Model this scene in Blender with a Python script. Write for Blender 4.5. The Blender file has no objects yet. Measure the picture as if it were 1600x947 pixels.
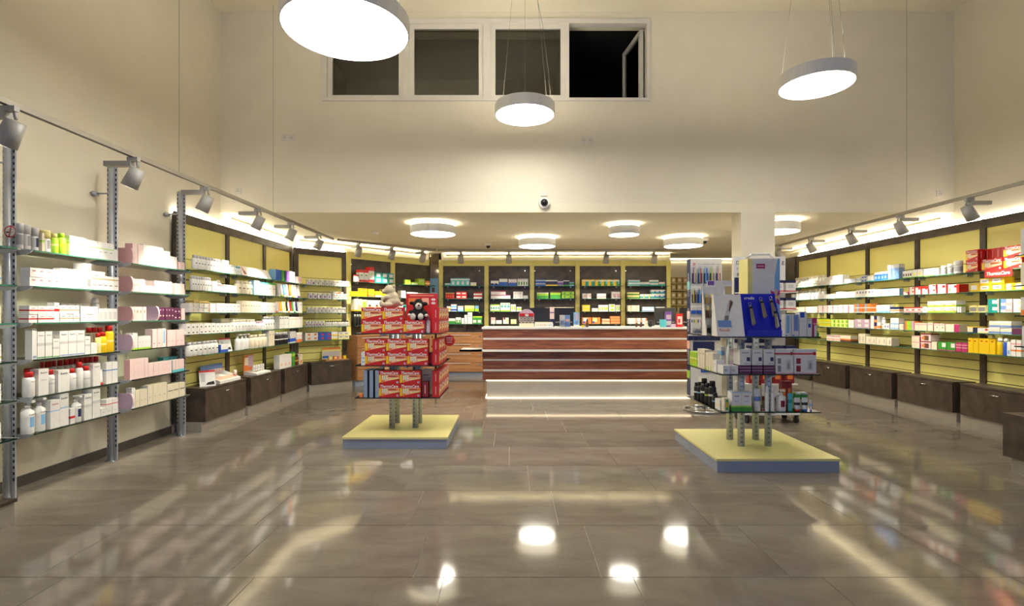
import bpy, bmesh, math, random
from mathutils import Vector, Matrix

# ------------------------------------------------------------------ camera, world, light, exposure
random.seed(7)
SC = bpy.context.scene
COL = SC.collection
F, CX, CY, H0 = 810.0, 798.0, 490.0, 1.25          # focal length in px, vanishing point, eye height
cam_d = bpy.data.cameras.new('camera'); cam = bpy.data.objects.new('camera', cam_d); COL.objects.link(cam)
cam.location = (0, 0, H0); cam.rotation_euler = (math.pi/2, 0, 0)
cam_d.sensor_width = 36.0; cam_d.lens = 36.0*F/1600.0
cam_d.shift_x = (800.0-CX)/1600.0; cam_d.shift_y = (CY-473.5)/1600.0
cam_d.clip_start = 0.05; cam_d.clip_end = 60
SC.camera = cam
w = bpy.data.worlds.new('night'); SC.world = w; w.use_nodes = True
w.node_tree.nodes['Background'].inputs[0].default_value = (0.36, 0.52, 1.0, 1)
w.node_tree.nodes['Background'].inputs[1].default_value = 0.7
SC.view_settings.view_transform = 'Standard'; SC.view_settings.look = 'None'
SC.view_settings.gamma = 1; SC.view_settings.use_curve_mapping = False
SC.view_settings.exposure = 1.15
PENDANT_E, UP_E, CEIL_E, LED_E, KICK_E, SPOT_W = 15.0, 10.0, 15.0, 13.0, 2.4, 60.0
WARM = (1.0, 0.86, 0.66); SPOTCOL = (1.0, 0.92, 0.76)

# ------------------------------------------------------------------ materials
MATS = {}
def srgb(h):
    h = h.lstrip('#'); out = []
    for i in (0, 2, 4):
        c = int(h[i:i+2], 16)/255
        out.append(c/12.92 if c <= 0.04045 else ((c+0.055)/1.055)**2.4)
    return tuple(out)
def mat(name, col, rough=0.5, metal=0.0, coat=0.0, noise=None, nscale=8.0, ndetail=4.0, bump=0.0, stretch=None, emit=None, estr=0.0, spec=0.5):
    if name in MATS: return MATS[name]
    m = bpy.data.materials.new(name); m.use_nodes = True; MATS[name] = m
    nt = m.node_tree; b = nt.nodes['Principled BSDF']
    if isinstance(col, str): col = srgb(col)
    b.inputs['Base Color'].default_value = (*col, 1); b.inputs['Roughness'].default_value = rough
    b.inputs['Metallic'].default_value = metal; b.inputs['Coat Weight'].default_value = coat
    b.inputs['Specular IOR Level'].default_value = spec
    if emit: b.inputs['Emission Color'].default_value = (*emit, 1); b.inputs['Emission Strength'].default_value = estr
    if noise is not None:
        if isinstance(noise, str): noise = srgb(noise)
        tc = nt.nodes.new('ShaderNodeTexCoord'); mp = nt.nodes.new('ShaderNodeMapping')
        if stretch: mp.inputs['Scale'].default_value = stretch
        n = nt.nodes.new('ShaderNodeTexNoise'); n.inputs['Scale'].default_value = nscale; n.inputs['Detail'].default_value = ndetail
        cr = nt.nodes.new('ShaderNodeValToRGB'); cr.color_ramp.elements[0].position = 0.35; cr.color_ramp.elements[1].position = 0.68
        cr.color_ramp.elements[0].color = (*col, 1); cr.color_ramp.elements[1].color = (*noise, 1)
        nt.links.new(tc.outputs['Object'], mp.inputs[0]); nt.links.new(mp.outputs[0], n.inputs['Vector'])
        nt.links.new(n.outputs['Fac'], cr.inputs[0]); nt.links.new(cr.outputs[0], b.inputs['Base Color'])
        if bump:
            bp = nt.nodes.new('ShaderNodeBump'); bp.inputs['Strength'].default_value = bump; bp.inputs['Distance'].default_value = 0.01
            nt.links.new(n.outputs['Fac'], bp.inputs['Height']); nt.links.new(bp.outputs[0], b.inputs['Normal'])
    return m
PAL = dict(W='#E2DFDA', C='#E3D8BE', P='#DDA8A8', p='#EBCFCB', R='#C8201C', r='#8C1A22', O='#E8803A', Y='#EBC312', y='#E9DC8C',
           G='#3D9434', g='#A2CF35', T='#17968C', t='#57B9C4', B='#2456B8', b='#7FB3DC', N='#1B2250', V='#7B4FA0', v='#C4A8BE', K='#1E1C1E',
           E='#8E8C8C', e='#C4C2C0', A='#5A2A10', D='#B79A58', M='#B52C68', Z='#6A4430', u='#5A2548', q='#F2B394', L='#8E9CB4', S='#6F8FC4')
NAMES = dict(W='white', C='cream', P='pink', p='pale_pink', R='red', r='dark_red', O='orange', Y='yellow', y='pale_yellow', G='green', g='lime',
             T='teal', t='turquoise', B='blue', b='light_blue', N='navy', V='violet', v='lilac', K='black', E='grey', e='light_grey', A='amber',
             D='gold', M='magenta', Z='brown', u='plum', q='peach', L='blue_grey', S='steel_blue')
def pm(c):
    c0 = srgb(PAL[c]); c1 = tuple(min(1, x*1.06) for x in c0)
    return mat('print_'+NAMES[c], c0, 0.42, noise=c1, nscale=30, ndetail=1)
def glow(name, col, strength):
    if name in MATS: return MATS[name]
    m = bpy.data.materials.new(name); m.use_nodes = True; nt = m.node_tree
    for n in list(nt.nodes): nt.nodes.remove(n)
    e = nt.nodes.new('ShaderNodeEmission'); o = nt.nodes.new('ShaderNodeOutputMaterial')
    e.inputs[0].default_value = (*col, 1); e.inputs[1].default_value = strength
    nt.links.new(e.outputs[0], o.inputs[0]); MATS[name] = m
    return m
def glass(name, tint, refl=0.9, rough=0.0):
    if name in MATS: return MATS[name]
    m = bpy.data.materials.new(name); m.use_nodes = True; nt = m.node_tree
    for n in list(nt.nodes): nt.nodes.remove(n)
    t = nt.nodes.new('ShaderNodeBsdfTransparent'); t.inputs[0].default_value = (*tint, 1)
    g = nt.nodes.new('ShaderNodeBsdfGlossy'); g.inputs['Roughness'].default_value = rough; g.inputs[0].default_value = (refl, refl, refl, 1)
    fr = nt.nodes.new('ShaderNodeFresnel'); fr.inputs[0].default_value = 1.5
    mx = nt.nodes.new('ShaderNodeMixShader'); o = nt.nodes.new('ShaderNodeOutputMaterial')
    nt.links.new(fr.outputs[0], mx.inputs[0]); nt.links.new(t.outputs[0], mx.inputs[1]); nt.links.new(g.outputs[0], mx.inputs[2])
    nt.links.new(mx.outputs[0], o.inputs[0]); MATS[name] = m
    return m
def wood_mat(name, c0, c1, c2, sc=(1.2, 14, 14)):
    m = bpy.data.materials.new(name); m.use_nodes = True; nt = m.node_tree; b = nt.nodes['Principled BSDF']; MATS[name] = m
    tc = nt.nodes.new('ShaderNodeTexCoord'); mp = nt.nodes.new('ShaderNodeMapping'); mp.inputs['Scale'].default_value = sc
    oi = nt.nodes.new('ShaderNodeObjectInfo'); va = nt.nodes.new('ShaderNodeVectorMath'); va.operation = 'ADD'
    sc2 = nt.nodes.new('ShaderNodeMath'); sc2.operation = 'MULTIPLY'; sc2.inputs[1].default_value = 40
    n = nt.nodes.new('ShaderNodeTexNoise'); n.inputs['Scale'].default_value = 2.2; n.inputs['Detail'].default_value = 6; n.inputs['Distortion'].default_value = 0.6
    cr = nt.nodes.new('ShaderNodeValToRGB'); cr.color_ramp.elements[0].position = 0.3; cr.color_ramp.elements[1].position = 0.72
    cr.color_ramp.elements[0].color = (*srgb(c0), 1); cr.color_ramp.elements[1].color = (*srgb(c2), 1)
    e = cr.color_ramp.elements.new(0.5); e.color = (*srgb(c1), 1)
    nt.links.new(tc.outputs['Object'], mp.inputs[0]); nt.links.new(oi.outputs['Random'], sc2.inputs[0])
    nt.links.new(mp.outputs[0], va.inputs[0]); nt.links.new(sc2.outputs[0], va.inputs[1]); nt.links.new(va.outputs[0], n.inputs['Vector'])
    nt.links.new(n.outputs['Fac'], cr.inputs[0]); nt.links.new(cr.outputs[0], b.inputs['Base Color'])
    b.inputs['Roughness'].default_value = 0.4
    return m
def tile_mat():
    m = bpy.data.materials.new('stone_tile'); m.use_nodes = True; nt = m.node_tree; b = nt.nodes['Principled BSDF']
    tc = nt.nodes.new('ShaderNodeTexCoord'); oi = nt.nodes.new('ShaderNodeObjectInfo')
    ml = nt.nodes.new('ShaderNodeMath'); ml.operation = 'MULTIPLY'; ml.inputs[1].default_value = 60
    va = nt.nodes.new('ShaderNodeVectorMath'); va.operation = 'ADD'
    mp = nt.nodes.new('ShaderNodeMapping'); mp.inputs['Rotation'].default_value = (0, 0, 0.35); mp.inputs['Scale'].default_value = (1.0, 2.2, 1)
    n1 = nt.nodes.new('ShaderNodeTexNoise'); n1.inputs['Scale'].default_value = 2.0; n1.inputs['Detail'].default_value = 8; n1.inputs['Roughness'].default_value = 0.62; n1.inputs['Distortion'].default_value = 0.8
    n2 = nt.nodes.new('ShaderNodeTexNoise'); n2.inputs['Scale'].default_value = 90; n2.inputs['Detail'].default_value = 2
    cr = nt.nodes.new('ShaderNodeValToRGB'); cr.color_ramp.elements[0].position = 0.3; cr.color_ramp.elements[1].position = 0.75
    cr.color_ramp.elements[0].color = (*srgb('#7A7066'), 1); cr.color_ramp.elements[1].color = (*srgb('#958C7F'), 1)
    mx = nt.nodes.new('ShaderNodeMixRGB'); mx.blend_type = 'MULTIPLY'; mx.inputs[0].default_value = 0.22
    nt.links.new(tc.outputs['Object'], mp.inputs[0]); nt.links.new(oi.outputs['Random'], ml.inputs[0])
    nt.links.new(mp.outputs[0], va.inputs[0]); nt.links.new(ml.outputs[0], va.inputs[1])
    nt.links.new(va.outputs[0], n1.inputs['Vector']); nt.links.new(va.outputs[0], n2.inputs['Vector'])
    nt.links.new(n1.outputs['Fac'], cr.inputs[0]); nt.links.new(cr.outputs[0], mx.inputs[1]); nt.links.new(n2.outputs['Fac'], mx.inputs[2])
    nt.links.new(mx.outputs[0], b.inputs['Base Color'])
    mr = nt.nodes.new('ShaderNodeMapRange'); mr.inputs[1].default_value = 0.7; mr.inputs[2].default_value = 0.75; mr.inputs[3].default_value = 0.075; mr.inputs[4].default_value = 0.16
    nt.links.new(n1.outputs['Fac'], mr.inputs[0]); nt.links.new(mr.outputs[0], b.inputs['Roughness'])
    b.inputs['Specular IOR Level'].default_value = 0.25
    MATS['stone_tile'] = m
    return m
M_WALL = mat('wall_paint', '#E3DAC4', 0.85, noise='#E7DEC9', nscale=3)
M_CEIL = mat('ceiling_paint', '#E8DFC6', 0.9, noise='#EBE2CA', nscale=3)
M_TILE = tile_mat()
M_GROUT = mat('grout', '#DAD3C6', 0.8, noise='#A9A092', nscale=20)
M_SKIRT = mat('skirting_stone', '#48433F', 0.4, noise='#57514B', nscale=6)
M_DARK = mat('dark_laminate', '#3A3029', 0.42, noise='#574A3F', nscale=7, ndetail=7)
M_YEL = mat('yellow_board', '#E6D97E', 0.45, noise='#E9DD86', nscale=3)
M_YTOP = mat('yellow_top', '#EADF96', 0.35, noise='#E9DE94', nscale=4)
M_GROOVE = mat('groove_backing', '#352C18', 0.8, noise='#2E2614', nscale=9)
M_ALU = mat('aluminium', '#B2B5BC', 0.3, metal=0.35, noise='#BCBFC6', nscale=12)
M_PLINTH = mat('grey_plinth', '#9AA2B2', 0.42, metal=0.1, noise='#A0A8B8', nscale=8)
M_KICK = mat('kick_metal', '#A39C90', 0.4, metal=0.3, noise='#ABA498', nscale=8)
M_SPOT = mat('fitting_grey', '#A5A29C', 0.45, metal=0.1, noise='#ADAAA4', nscale=10)
M_RAILG = mat('track_grey', '#A09888', 0.4, metal=0.2, noise='#A89F8F', nscale=10)
M_WHITE = mat('white_lacquer', '#E9E7E2', 0.4, noise='#EDEBE6', nscale=6)
M_BLACK = mat('black_plastic', '#141315', 0.35, noise='#1B1A1C', nscale=12)
M_WIRE = mat('wire_steel', '#6E685C', .5, metal=.3, noise='#787266', nscale=10)
M_SLOT = mat('slot_shadow', '#23221F', 0.8, noise='#2A2926', nscale=20)
M_CHROME = mat('chrome', '#C9CBCF', 0.12, metal=1.0, noise='#D2D4D8', nscale=12)
M_GEDGE = mat('glass_edge_lit', '#2F6F58', 0.15, noise='#3B8068', nscale=5)  # brighter green of well-lit shelf edges, the light put into the colour
M_GEDGED = mat('glass_edge_shaded', '#0E2A22', 0.15, noise='#133428', nscale=5)  # same glass edge, shade put into a darker colour for dimmer shelves
M_GLASS = glass('shelf_glass', (0.93, 0.97, 0.94), 0.8)
M_PANE = glass('window_pane', (0.78, 0.76, 0.70), 0.9)
M_ACR = glass('clear_acrylic', (0.95, 0.96, 0.97), 0.9)
M_WOOD = wood_mat('walnut', '#6B3923', '#8A4F33', '#A5674A')
M_WOODL = wood_mat('light_walnut', '#9A6A42', '#B07C50', '#BE8C5E')
M_LED = glow('led_light', (1.0, 0.94, 0.76), LED_E)
M_LEDT = glow('panel_top_light', (1.0, 0.94, 0.78), 22.0)
M_KLED = glow('kick_light', (1.0, 0.84, 0.55), KICK_E)
M_PEND = glow('pendant_light', (1.0, 0.97, 0.88), PENDANT_E)
M_UP = glow('uplight', (1.0, 0.94, 0.80), UP_E)
M_CEILL = glow('ceiling_lamp_light', (1.0, 0.95, 0.80), CEIL_E)

# ------------------------------------------------------------------ mesh helpers
class MB:
    def __init__(s): s.v = []; s.f = []; s.m = []; s.sm = []; s.mats = []
    def mi(s, m):
        if isinstance(m, str): m = pm(m)
        if m not in s.mats: s.mats.append(m)
        return s.mats.index(m)
    def face(s, pts, m, smooth=False):
        i = len(s.v); s.v += [tuple(p) for p in pts]; s.f.append(tuple(range(i, i+len(pts)))); s.m.append(s.mi(m)); s.sm.append(smooth)
    def box(s, x0, y0, z0, x1, y1, z1, m, edge=None):
        a = [(x0,y0,z0),(x1,y0,z0),(x1,y1,z0),(x0,y1,z0),(x0,y0,z1),(x1,y0,z1),(x1,y1,z1),(x0,y1,z1)]
        i = len(s.v); s.v += a; k = s.mi(m); ke = s.mi(edge) if edge else k
        for q, kk in (((3,2,1,0),k),((4,5,6,7),k),((0,1,5,4),ke),((1,2,6,5),ke),((2,3,7,6),ke),((3,0,4,7),ke)):
            s.f.append(tuple(i+j for j in q)); s.m.append(kk); s.sm.append(False)
        return s
    def prism(s, poly, z0, z1, m, side=None):
        i = len(s.v); n = len(poly); s.v += [(x, y, z0) for x, y in poly] + [(x, y, z1) for x, y in poly]
        k = s.mi(m); ks = s.mi(side) if side else k
        s.f.append(tuple(i+j for j in reversed(range(n)))); s.m.append(k); s.sm.append(False)
        s.f.append(tuple(i+n+j for j in range(n))); s.m.append(k); s.sm.append(False)
        for j in range(n):
            s.f.append((i+j, i+(j+1) % n, i+n+(j+1) % n, i+n+j)); s.m.append(ks); s.sm.append(False)
        return s
    def xprism(s, prof, x0, x1, m):      # profile of (y, z) extruded along x
        i = len(s.v); n = len(prof); s.v += [(x0, y, z) for y, z in prof] + [(x1, y, z) for y, z in prof]; k = s.mi(m)
        s.f.append(tuple(i+j for j in reversed(range(n)))); s.m.append(k); s.sm.append(False)
        s.f.append(tuple(i+n+j for j in range(n))); s.m.append(k); s.sm.append(False)
        for j in range(n):
            s.f.append((i+j, i+(j+1) % n, i+n+(j+1) % n, i+n+j)); s.m.append(k); s.sm.append(False)
        return s
    def tube(s, p0, p1, r0, r1=None, n=12, m=None, caps=True):
        r1 = r0 if r1 is None else r1; p0 = Vector(p0); p1 = Vector(p1); ax = (p1-p0).normalized()
        u = ax.orthogonal().normalized(); w_ = ax.cross(u); i = len(s.v); k = s.mi(m)
        for p, r in ((p0, r0), (p1, r1)):
            for j in range(n):
                a = 2*math.pi*j/n; s.v.append(tuple(p + (u*math.cos(a)+w_*math.sin(a))*r))
        for j in range(n):
            s.f.append((i+j, i+(j+1) % n, i+n+(j+1) % n, i+n+j)); s.m.append(k); s.sm.append(True)
        if caps:
            s.f.append(tuple(i+j for j in reversed(range(n)))); s.m.append(k); s.sm.append(False)
            s.f.append(tuple(i+n+j for j in range(n))); s.m.append(k); s.sm.append(False)
        return s
    def rings(s, rings, m, n=14, mats=None, front=None):   # rings of (z, rx, ry): stacked ellipses
        i = len(s.v)
        for z, rx, ry in rings:
            for j in range(n):
                a = 2*math.pi*(j+0.5)/n; s.v.append((rx*math.cos(a), ry*math.sin(a), z))
        for q in range(len(rings)-1):
            mm = mats[q] if mats and mats[q] else m; k = s.mi(mm)
            for j in range(n):
                kk = k
                if front and q in front:
                    am = 2*math.pi*(j+1)/n
                    if math.cos(am+math.pi/2) > 0.8: kk = s.mi(front[q])
                s.f.append((i+q*n+j, i+q*n+(j+1) % n, i+(q+1)*n+(j+1) % n, i+(q+1)*n+j)); s.m.append(kk); s.sm.append(True)
        k = s.mi(m)
        s.f.append(tuple(i+j for j in reversed(range(n)))); s.m.append(k); s.sm.append(False)
        b = i+(len(rings)-1)*n
        s.f.append(tuple(b+j for j in range(n))); s.m.append(k); s.sm.append(False)
        return s
    def ball(s, c, r, m, n=10, k=7):
        rx, ry, rz = (r, r, r) if not isinstance(r, tuple) else r
        i = len(s.v); kk = s.mi(m)
        s.v.append((c[0], c[1], c[2]-rz))
        for q in range(1, k):
            ph = -math.pi/2 + math.pi*q/k
            for j in range(n):
                a = 2*math.pi*j/n; s.v.append((c[0]+rx*math.cos(ph)*math.cos(a), c[1]+ry*math.cos(ph)*math.sin(a), c[2]+rz*math.sin(ph)))
        s.v.append((c[0], c[1], c[2]+rz)); top = len(s.v)-1
        for j in range(n):
            s.f.append((i, i+1+(j+1) % n, i+1+j)); s.m.append(kk); s.sm.append(True)
            for q in range(k-2):
                a0 = i+1+q*n; s.f.append((a0+j, a0+(j+1) % n, a0+n+(j+1) % n, a0+n+j)); s.m.append(kk); s.sm.append(True)
            a0 = i+1+(k-2)*n; s.f.append((a0+j, a0+(j+1) % n, top)); s.m.append(kk); s.sm.append(True)
        return s
    def mesh(s, name):
        me = bpy.data.meshes.new(name); me.from_pydata(s.v, [], s.f)
        for m in s.mats: me.materials.append(m)
        me.polygons.foreach_set('material_index', s.m); me.polygons.foreach_set('use_smooth', s.sm); me.update()
        return me
    def build(s, name, parent=None, **kw): return obj(name, s.mesh(name), parent, **kw)
def obj(name, me, parent=None, loc=(0, 0, 0), rz=0.0, label=None, cat=None, group=None, kind=None):
    o = bpy.data.objects.new(name, me); COL.objects.link(o)
    o.location = loc; o.rotation_euler = (0, 0, rz)
    if parent: o.parent = parent
    if label: o['label'] = label
    if cat: o['category'] = cat
    if group: o['group'] = group
    if kind: o['kind'] = kind
    return o
def thing(name, label, cat, loc=(0, 0, 0), rz=0.0, group=None, kind=None):
    return obj(name, None, None, loc, rz, label, cat, group, kind)
def struct(name, mb, parent=None, label=None): return mb.build(name, parent, kind='structure', label=label)
def bx(*a, **k): return MB().box(*a, **k)
TXT = {}
def text_mesh(body, material, shear=0.0, bold=0.0):
    """lettering as a mesh, 1 m wide, centred, facing -Y, a hair thick"""
    key = (body, material.name, shear, bold)
    if key in TXT: return TXT[key]
    cu = bpy.data.curves.new('lettering', 'FONT'); cu.body = body; cu.size = 1; cu.align_x = 'CENTER'; cu.align_y = 'CENTER'
    cu.resolution_u = 2; cu.shear = shear; cu.offset = bold; cu.extrude = 0.004
    o = bpy.data.objects.new('lettering', cu); COL.objects.link(o)
    dg = bpy.context.evaluated_depsgraph_get(); dg.update()
    me = bpy.data.meshes.new_from_object(o.evaluated_get(dg)); bpy.data.objects.remove(o); bpy.data.curves.remove(cu)
    xs = [v.co.x for v in me.vertices]; ys = [v.co.y for v in me.vertices]
    wd = max(xs)-min(xs); cx = (max(xs)+min(xs))/2; cy = (max(ys)+min(ys))/2
    for v in me.vertices:
        x, y, z = v.co; v.co = ((x-cx)/wd, -z/wd, (y-cy)/wd)
    me.materials.clear(); me.materials.append(material); me.update(); TXT[key] = me
    return me
def lettering(body, parent, loc, width, color='K', rz=0.0, shear=0.0, bold=0.0, hscale=1.0, roll=0.0, name='lettering'):
    m = pm(color) if isinstance(color, str) else color
    o = obj(name, text_mesh(body, m, shear, bold), parent, loc, rz)
    o.rotation_euler = (0, roll, rz); o.scale = (width, width, width*hscale)
    return o
def PX(x, y, Y): return ((x-CX)*Y/F, Y, H0+(CY-y)*Y/F)

# ------------------------------------------------------------------ the room shell
XL, XR, YU, ZLOW, ZHI, YB, YF = -3.55, 5.42, 6.34, 2.487, 4.944, 11.75, -2.6
fl = struct('floor', bx(XL-.15, YF-.1, -.12, XR+.15, YB+.1, -.004, M_GROUT))
TW, TD, TP, TROW = .893, .599, .896, .603
tile_me = MB().box(-TW/2, -TD/2, -.012, TW/2, TD/2, 0, M_TILE).mesh('floor_tile')
def add_tile(x0, x1, y):
    if x1-x0 < .02: return
    if x1-x0 > TW-.001: me = tile_me
    else: me = MB().box(-(x1-x0)/2, -TD/2, -.012, (x1-x0)/2, TD/2, 0, M_TILE).mesh('floor_tile')
    obj('floor_tile', me, fl, ((x0+x1)/2, y+TROW/2, 0))
for j in range(-9, 15):
    y = 3.06+TROW*j; off = -.613-.148*j
    k0 = math.floor((XL-off)/TP)
    x = off+k0*TP
    while x < XR:
        add_tile(max(x+.0015, XL), min(x+.0015+TW, XR), y); x += TP
wl = struct('wall_left', bx(XL-.15, YF, -.1, XL, YB, ZHI+.1, M_WALL))
wr = struct('wall_right', bx(XR, YF, -.1, XR+.15, YB, ZHI+.1, M_WALL))
m = MB(); m.box(XL-.15, YF-.15, -.1, XL+.4, YF, ZHI+.1, M_WALL); m.box(XR-.4, YF-.15, -.1, XR+.15, YF, ZHI+.1, M_WALL)
m.box(XL+.4, YF-.15, -.1, XR-.4, YF, .1, M_WALL); m.box(XL+.4, YF-.15, 3.1, XR-.4, YF, ZHI+.1, M_WALL); struct('wall_front', m)
sf = thing('window_2', 'glazed shop front', None, (0, 0, 0), kind='structure')
for k in range(6):
    xx = XL+.4+k*(XR-XL-.8)/5; MB().box(xx-.03, YF-.12, .1, xx+.03, YF-.04, 3.1, M_ALU).build('mullion', sf)
    if k < 5: MB().box(xx+.03, YF-.085, .1, xx+(XR-XL-.8)/5-.03, YF-.08, 3.1, M_ACR).build('pane', sf)
struct('wall_back', bx(XL-.15, YB, -.1, XR+.15, YB+.15, ZHI, M_WALL))
struct('ceiling', bx(XL-.15, YF-.15, ZHI, XR+.15, YU+.26, ZHI+.15, M_CEIL))
struct('ceiling_low', bx(XL, YU+.0, ZLOW, XR, YB, ZLOW+.12, M_CEIL))
WX0, WX1, WZ0, WZ1 = PX(505, 0, YU)[0], PX(1015, 0, YU)[0], PX(0, 158, YU)[2], PX(0, 30, YU)[2]
m = MB()
m.box(XL, YU, ZLOW+.121, WX0, YU+.26, ZHI, M_WALL); m.box(WX1, YU, ZLOW+.121, XR, YU+.26, ZHI, M_WALL)
m.box(WX0, YU, ZLOW+.121, WX1, YU+.26, WZ0, M_WALL); m.box(WX0, YU, WZ1, WX1, YU+.26, ZHI, M_WALL)
struct('wall_upper', m)
struct('pillar', bx(PX(1158, 0, YU)[0], YU, 0, PX(1211, 0, YU)[0], YU+.27, ZLOW, M_WALL), label='white square pillar carrying the upper wall')
# skirting tiles along the left wall behind the glass rack
sk = struct('baseboard_left', bx(XL, 1.0, 0, XL+.006, 5.4, .07, M_GROUT))
sm_ = MB().box(0, 0, 0, .014, .893, .075, M_SKIRT).mesh('skirting_tile')
for i in range(5): obj('skirting_tile', sm_, sk, (XL, .93+.896*i, 0.001))

# upstairs window band
wi = thing('window_1', None, None, (0, 0, 0), kind='structure'); wi['label'] = 'band of four dark panes high in the upper wall'
M_FRAME = mat('window_frame', '#DAD4C8', 0.4, noise='#E0DACE', nscale=6)
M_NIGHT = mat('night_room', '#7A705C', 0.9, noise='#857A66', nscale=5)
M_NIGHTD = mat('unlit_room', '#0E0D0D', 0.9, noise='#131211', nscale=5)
def wz(y): return PX(0, y, YU)[2]
def wx(x): return PX(x, 0, YU)[0]
mf = MB(); y0, y1 = YU-.02, YU+.08
mf.box(WX0, y0, WZ1-.06, WX1, y1, WZ1, M_FRAME); mf.box(WX0, y0, WZ0, WX1, y1, WZ0+.035, M_FRAME)
mf.box(WX0, y0, WZ0+.035, WX0+.05, y1, WZ1-.06, M_FRAME); mf.box(WX1-.035, y0, WZ0+.035, WX1, y1, WZ1-.06, M_FRAME)
for a, b in ((630, 640), (755, 767), (883, 889)): mf.box(wx(a), y0, WZ0+.035, wx(b), y1, WZ1-.06, M_FRAME)
mf.build('window_frame', wi)
for a, b in ((512, 630), (640, 755), (767, 883)):
    s = MB(); xa, xb, za, zb = wx(a), wx(b), WZ0+.035, WZ1-.06; t = .055
    s.box(xa, YU, za, xb, YU+.05, za+t*.7, M_FRAME); s.box(xa, YU, zb-t, xb, YU+.05, zb, M_FRAME)
    s.box(xa, YU, za+t*.7, xa+t, YU+.05, zb-t, M_FRAME); s.box(xb-t, YU, za+t*.7, xb, YU+.05, zb-t, M_FRAME)
    so = s.build('sash', wi)
    MB().box(xa+t, YU+.02, za+t*.7, xb-t, YU+.026, zb-t, M_PANE).build('pane', so)
    MB().box(xa+t, YU+.08, zb-t-.07, xb-t, YU+.12, zb-t, mat('blind_box', '#6A6252', .7, noise='#70685A', nscale=6)).build('blind_box', wi)
# the open sash of the fourth light, hinged on its right edge and swung outwards
s = MB(); L = .62; za, zb = WZ0+.04, WZ1-.07; t = .05
s.box(-L, 0, za, 0, .045, za+t, M_FRAME); s.box(-L, 0, zb-t, 0, .045, zb, M_FRAME); s.box(-L, 0, za+t, -L+t, .045, zb-t, M_FRAME); s.box(-t, 0, za+t, 0, .045, zb-t, M_FRAME)
so = s.build('sash', wi, loc=(wx(1003), YU+.1, 0), rz=math.radians(-82))
MB().box(-L+t, .018, za+t, -t, .024, zb-t, M_PANE).build('pane', so)
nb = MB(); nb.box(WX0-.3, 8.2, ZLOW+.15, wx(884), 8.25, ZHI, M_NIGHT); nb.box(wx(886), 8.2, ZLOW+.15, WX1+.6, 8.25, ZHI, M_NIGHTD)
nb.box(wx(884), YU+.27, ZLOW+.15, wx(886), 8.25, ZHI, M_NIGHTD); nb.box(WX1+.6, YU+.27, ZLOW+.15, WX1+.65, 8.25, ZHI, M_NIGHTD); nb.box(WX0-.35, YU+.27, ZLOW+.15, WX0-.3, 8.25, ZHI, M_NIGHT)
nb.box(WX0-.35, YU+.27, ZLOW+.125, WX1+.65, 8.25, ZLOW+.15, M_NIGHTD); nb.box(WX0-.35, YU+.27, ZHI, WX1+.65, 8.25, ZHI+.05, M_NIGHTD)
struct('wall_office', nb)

# ------------------------------------------------------------------ display bays along the walls
TOPZ = 2.32
SZ_Y = [1.71, 1.49, 1.262, 1.037, .815]           # shelf heights on the yellow bays
SZ_D = [1.802, 1.547, 1.293, 1.045]               # on the dark bays
def shelf_part(parent, x0, x1, z, depth, back=0.0, edge=None, brackets=True):
    g = MB().box(x0, -depth, z-.008, x1, back-.002, z, M_GLASS, edge=edge or M_GEDGE).build('glass_shelf', parent)
    if brackets:
        for xb in (x0+.09, x1-.11):
            b = MB(); b.box(xb, -.07, z-.03, xb+.022, back-.002, z-.0082, M_ALU); b.build('bracket', g)
    return g
def yellow_bay(P, rz, wdt, label, last=False, sw=.075, lstile=None):
    t = thing('display_bay', label, 'shelving', (P[0], P[1], 0), rz)
    MB().box(0, .018, .1, wdt, .03, TOPZ-.02, M_GROOVE).build('backing', t)
    s0 = lstile or sw
    MB().box(0, -.012, .1, s0, .018, TOPZ, M_DARK).build('stile', t)
    x1 = wdt
    if last: MB().box(wdt-last, -.012, .1, wdt, .018, TOPZ, M_DARK).build('stile', t); x1 = wdt-last
    MB().box(s0, -.012, TOPZ-.1, x1, .018, TOPZ, M_DARK).build('header', t)
    MB().box(s0+.001, .004, 1.843, x1-.001, .018, TOPZ-.101, M_YEL).build('top_panel', t)
    me = MB().box(s0+.001, .004, 0, x1-.001, .018, .1035, M_YEL).mesh('slat')
    for i in range(13): obj('slat', me, t, (0, 0, 1.84-.113*(i+1)+.005))
    MB().box(.02, .02, TOPZ+.002, wdt-.02, .03, TOPZ+.012, M_LEDT).build('led_strip', t)
    return t
def drawer_unit(P, rz, wdt, label, depth=.28):
    t = thing('drawer_unit', label, 'cabinet', (P[0], P[1], 0), rz, 'low dark drawer units under the yellow bays')
    b = MB(); b.box(.0, -depth+.02, .105, wdt, -.014, .44, M_DARK); b.build('body', t)
    MB().box(-.02, -depth+.025, .0005, wdt+.02, -.014, .104, M_KICK).build('plinth', t)
    MB().box(0, -depth+.0, .441, wdt, -.014, .462, M_DARK).build('top', t)
    d = MB().box(.006, -depth, .11, wdt-.006, -depth+.019, .436, M_DARK).build('drawer', t)
    h = MB(); hx = wdt*.5; h.tube((hx-.065, -depth-.022, .385), (hx+.065, -depth-.022, .385), .006, n=8, m=M_CHROME)
    h.tube((hx-.055, -depth, .385), (hx-.055, -depth-.022, .385), .005, n=6, m=M_CHROME); h.tube((hx+.055, -depth, .385), (hx+.055, -depth-.022, .385), .005, n=6, m=M_CHROME)
    h.build('handle', d)
    return t
LW = math.pi/2
PXL = -3.50
left_lab = ['yellow slatted bay in dark frame beside the glass post rack', 'middle yellow slatted bay of the wall past the glass rack',
            'yellow slatted bay meeting the angled corner']
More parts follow.
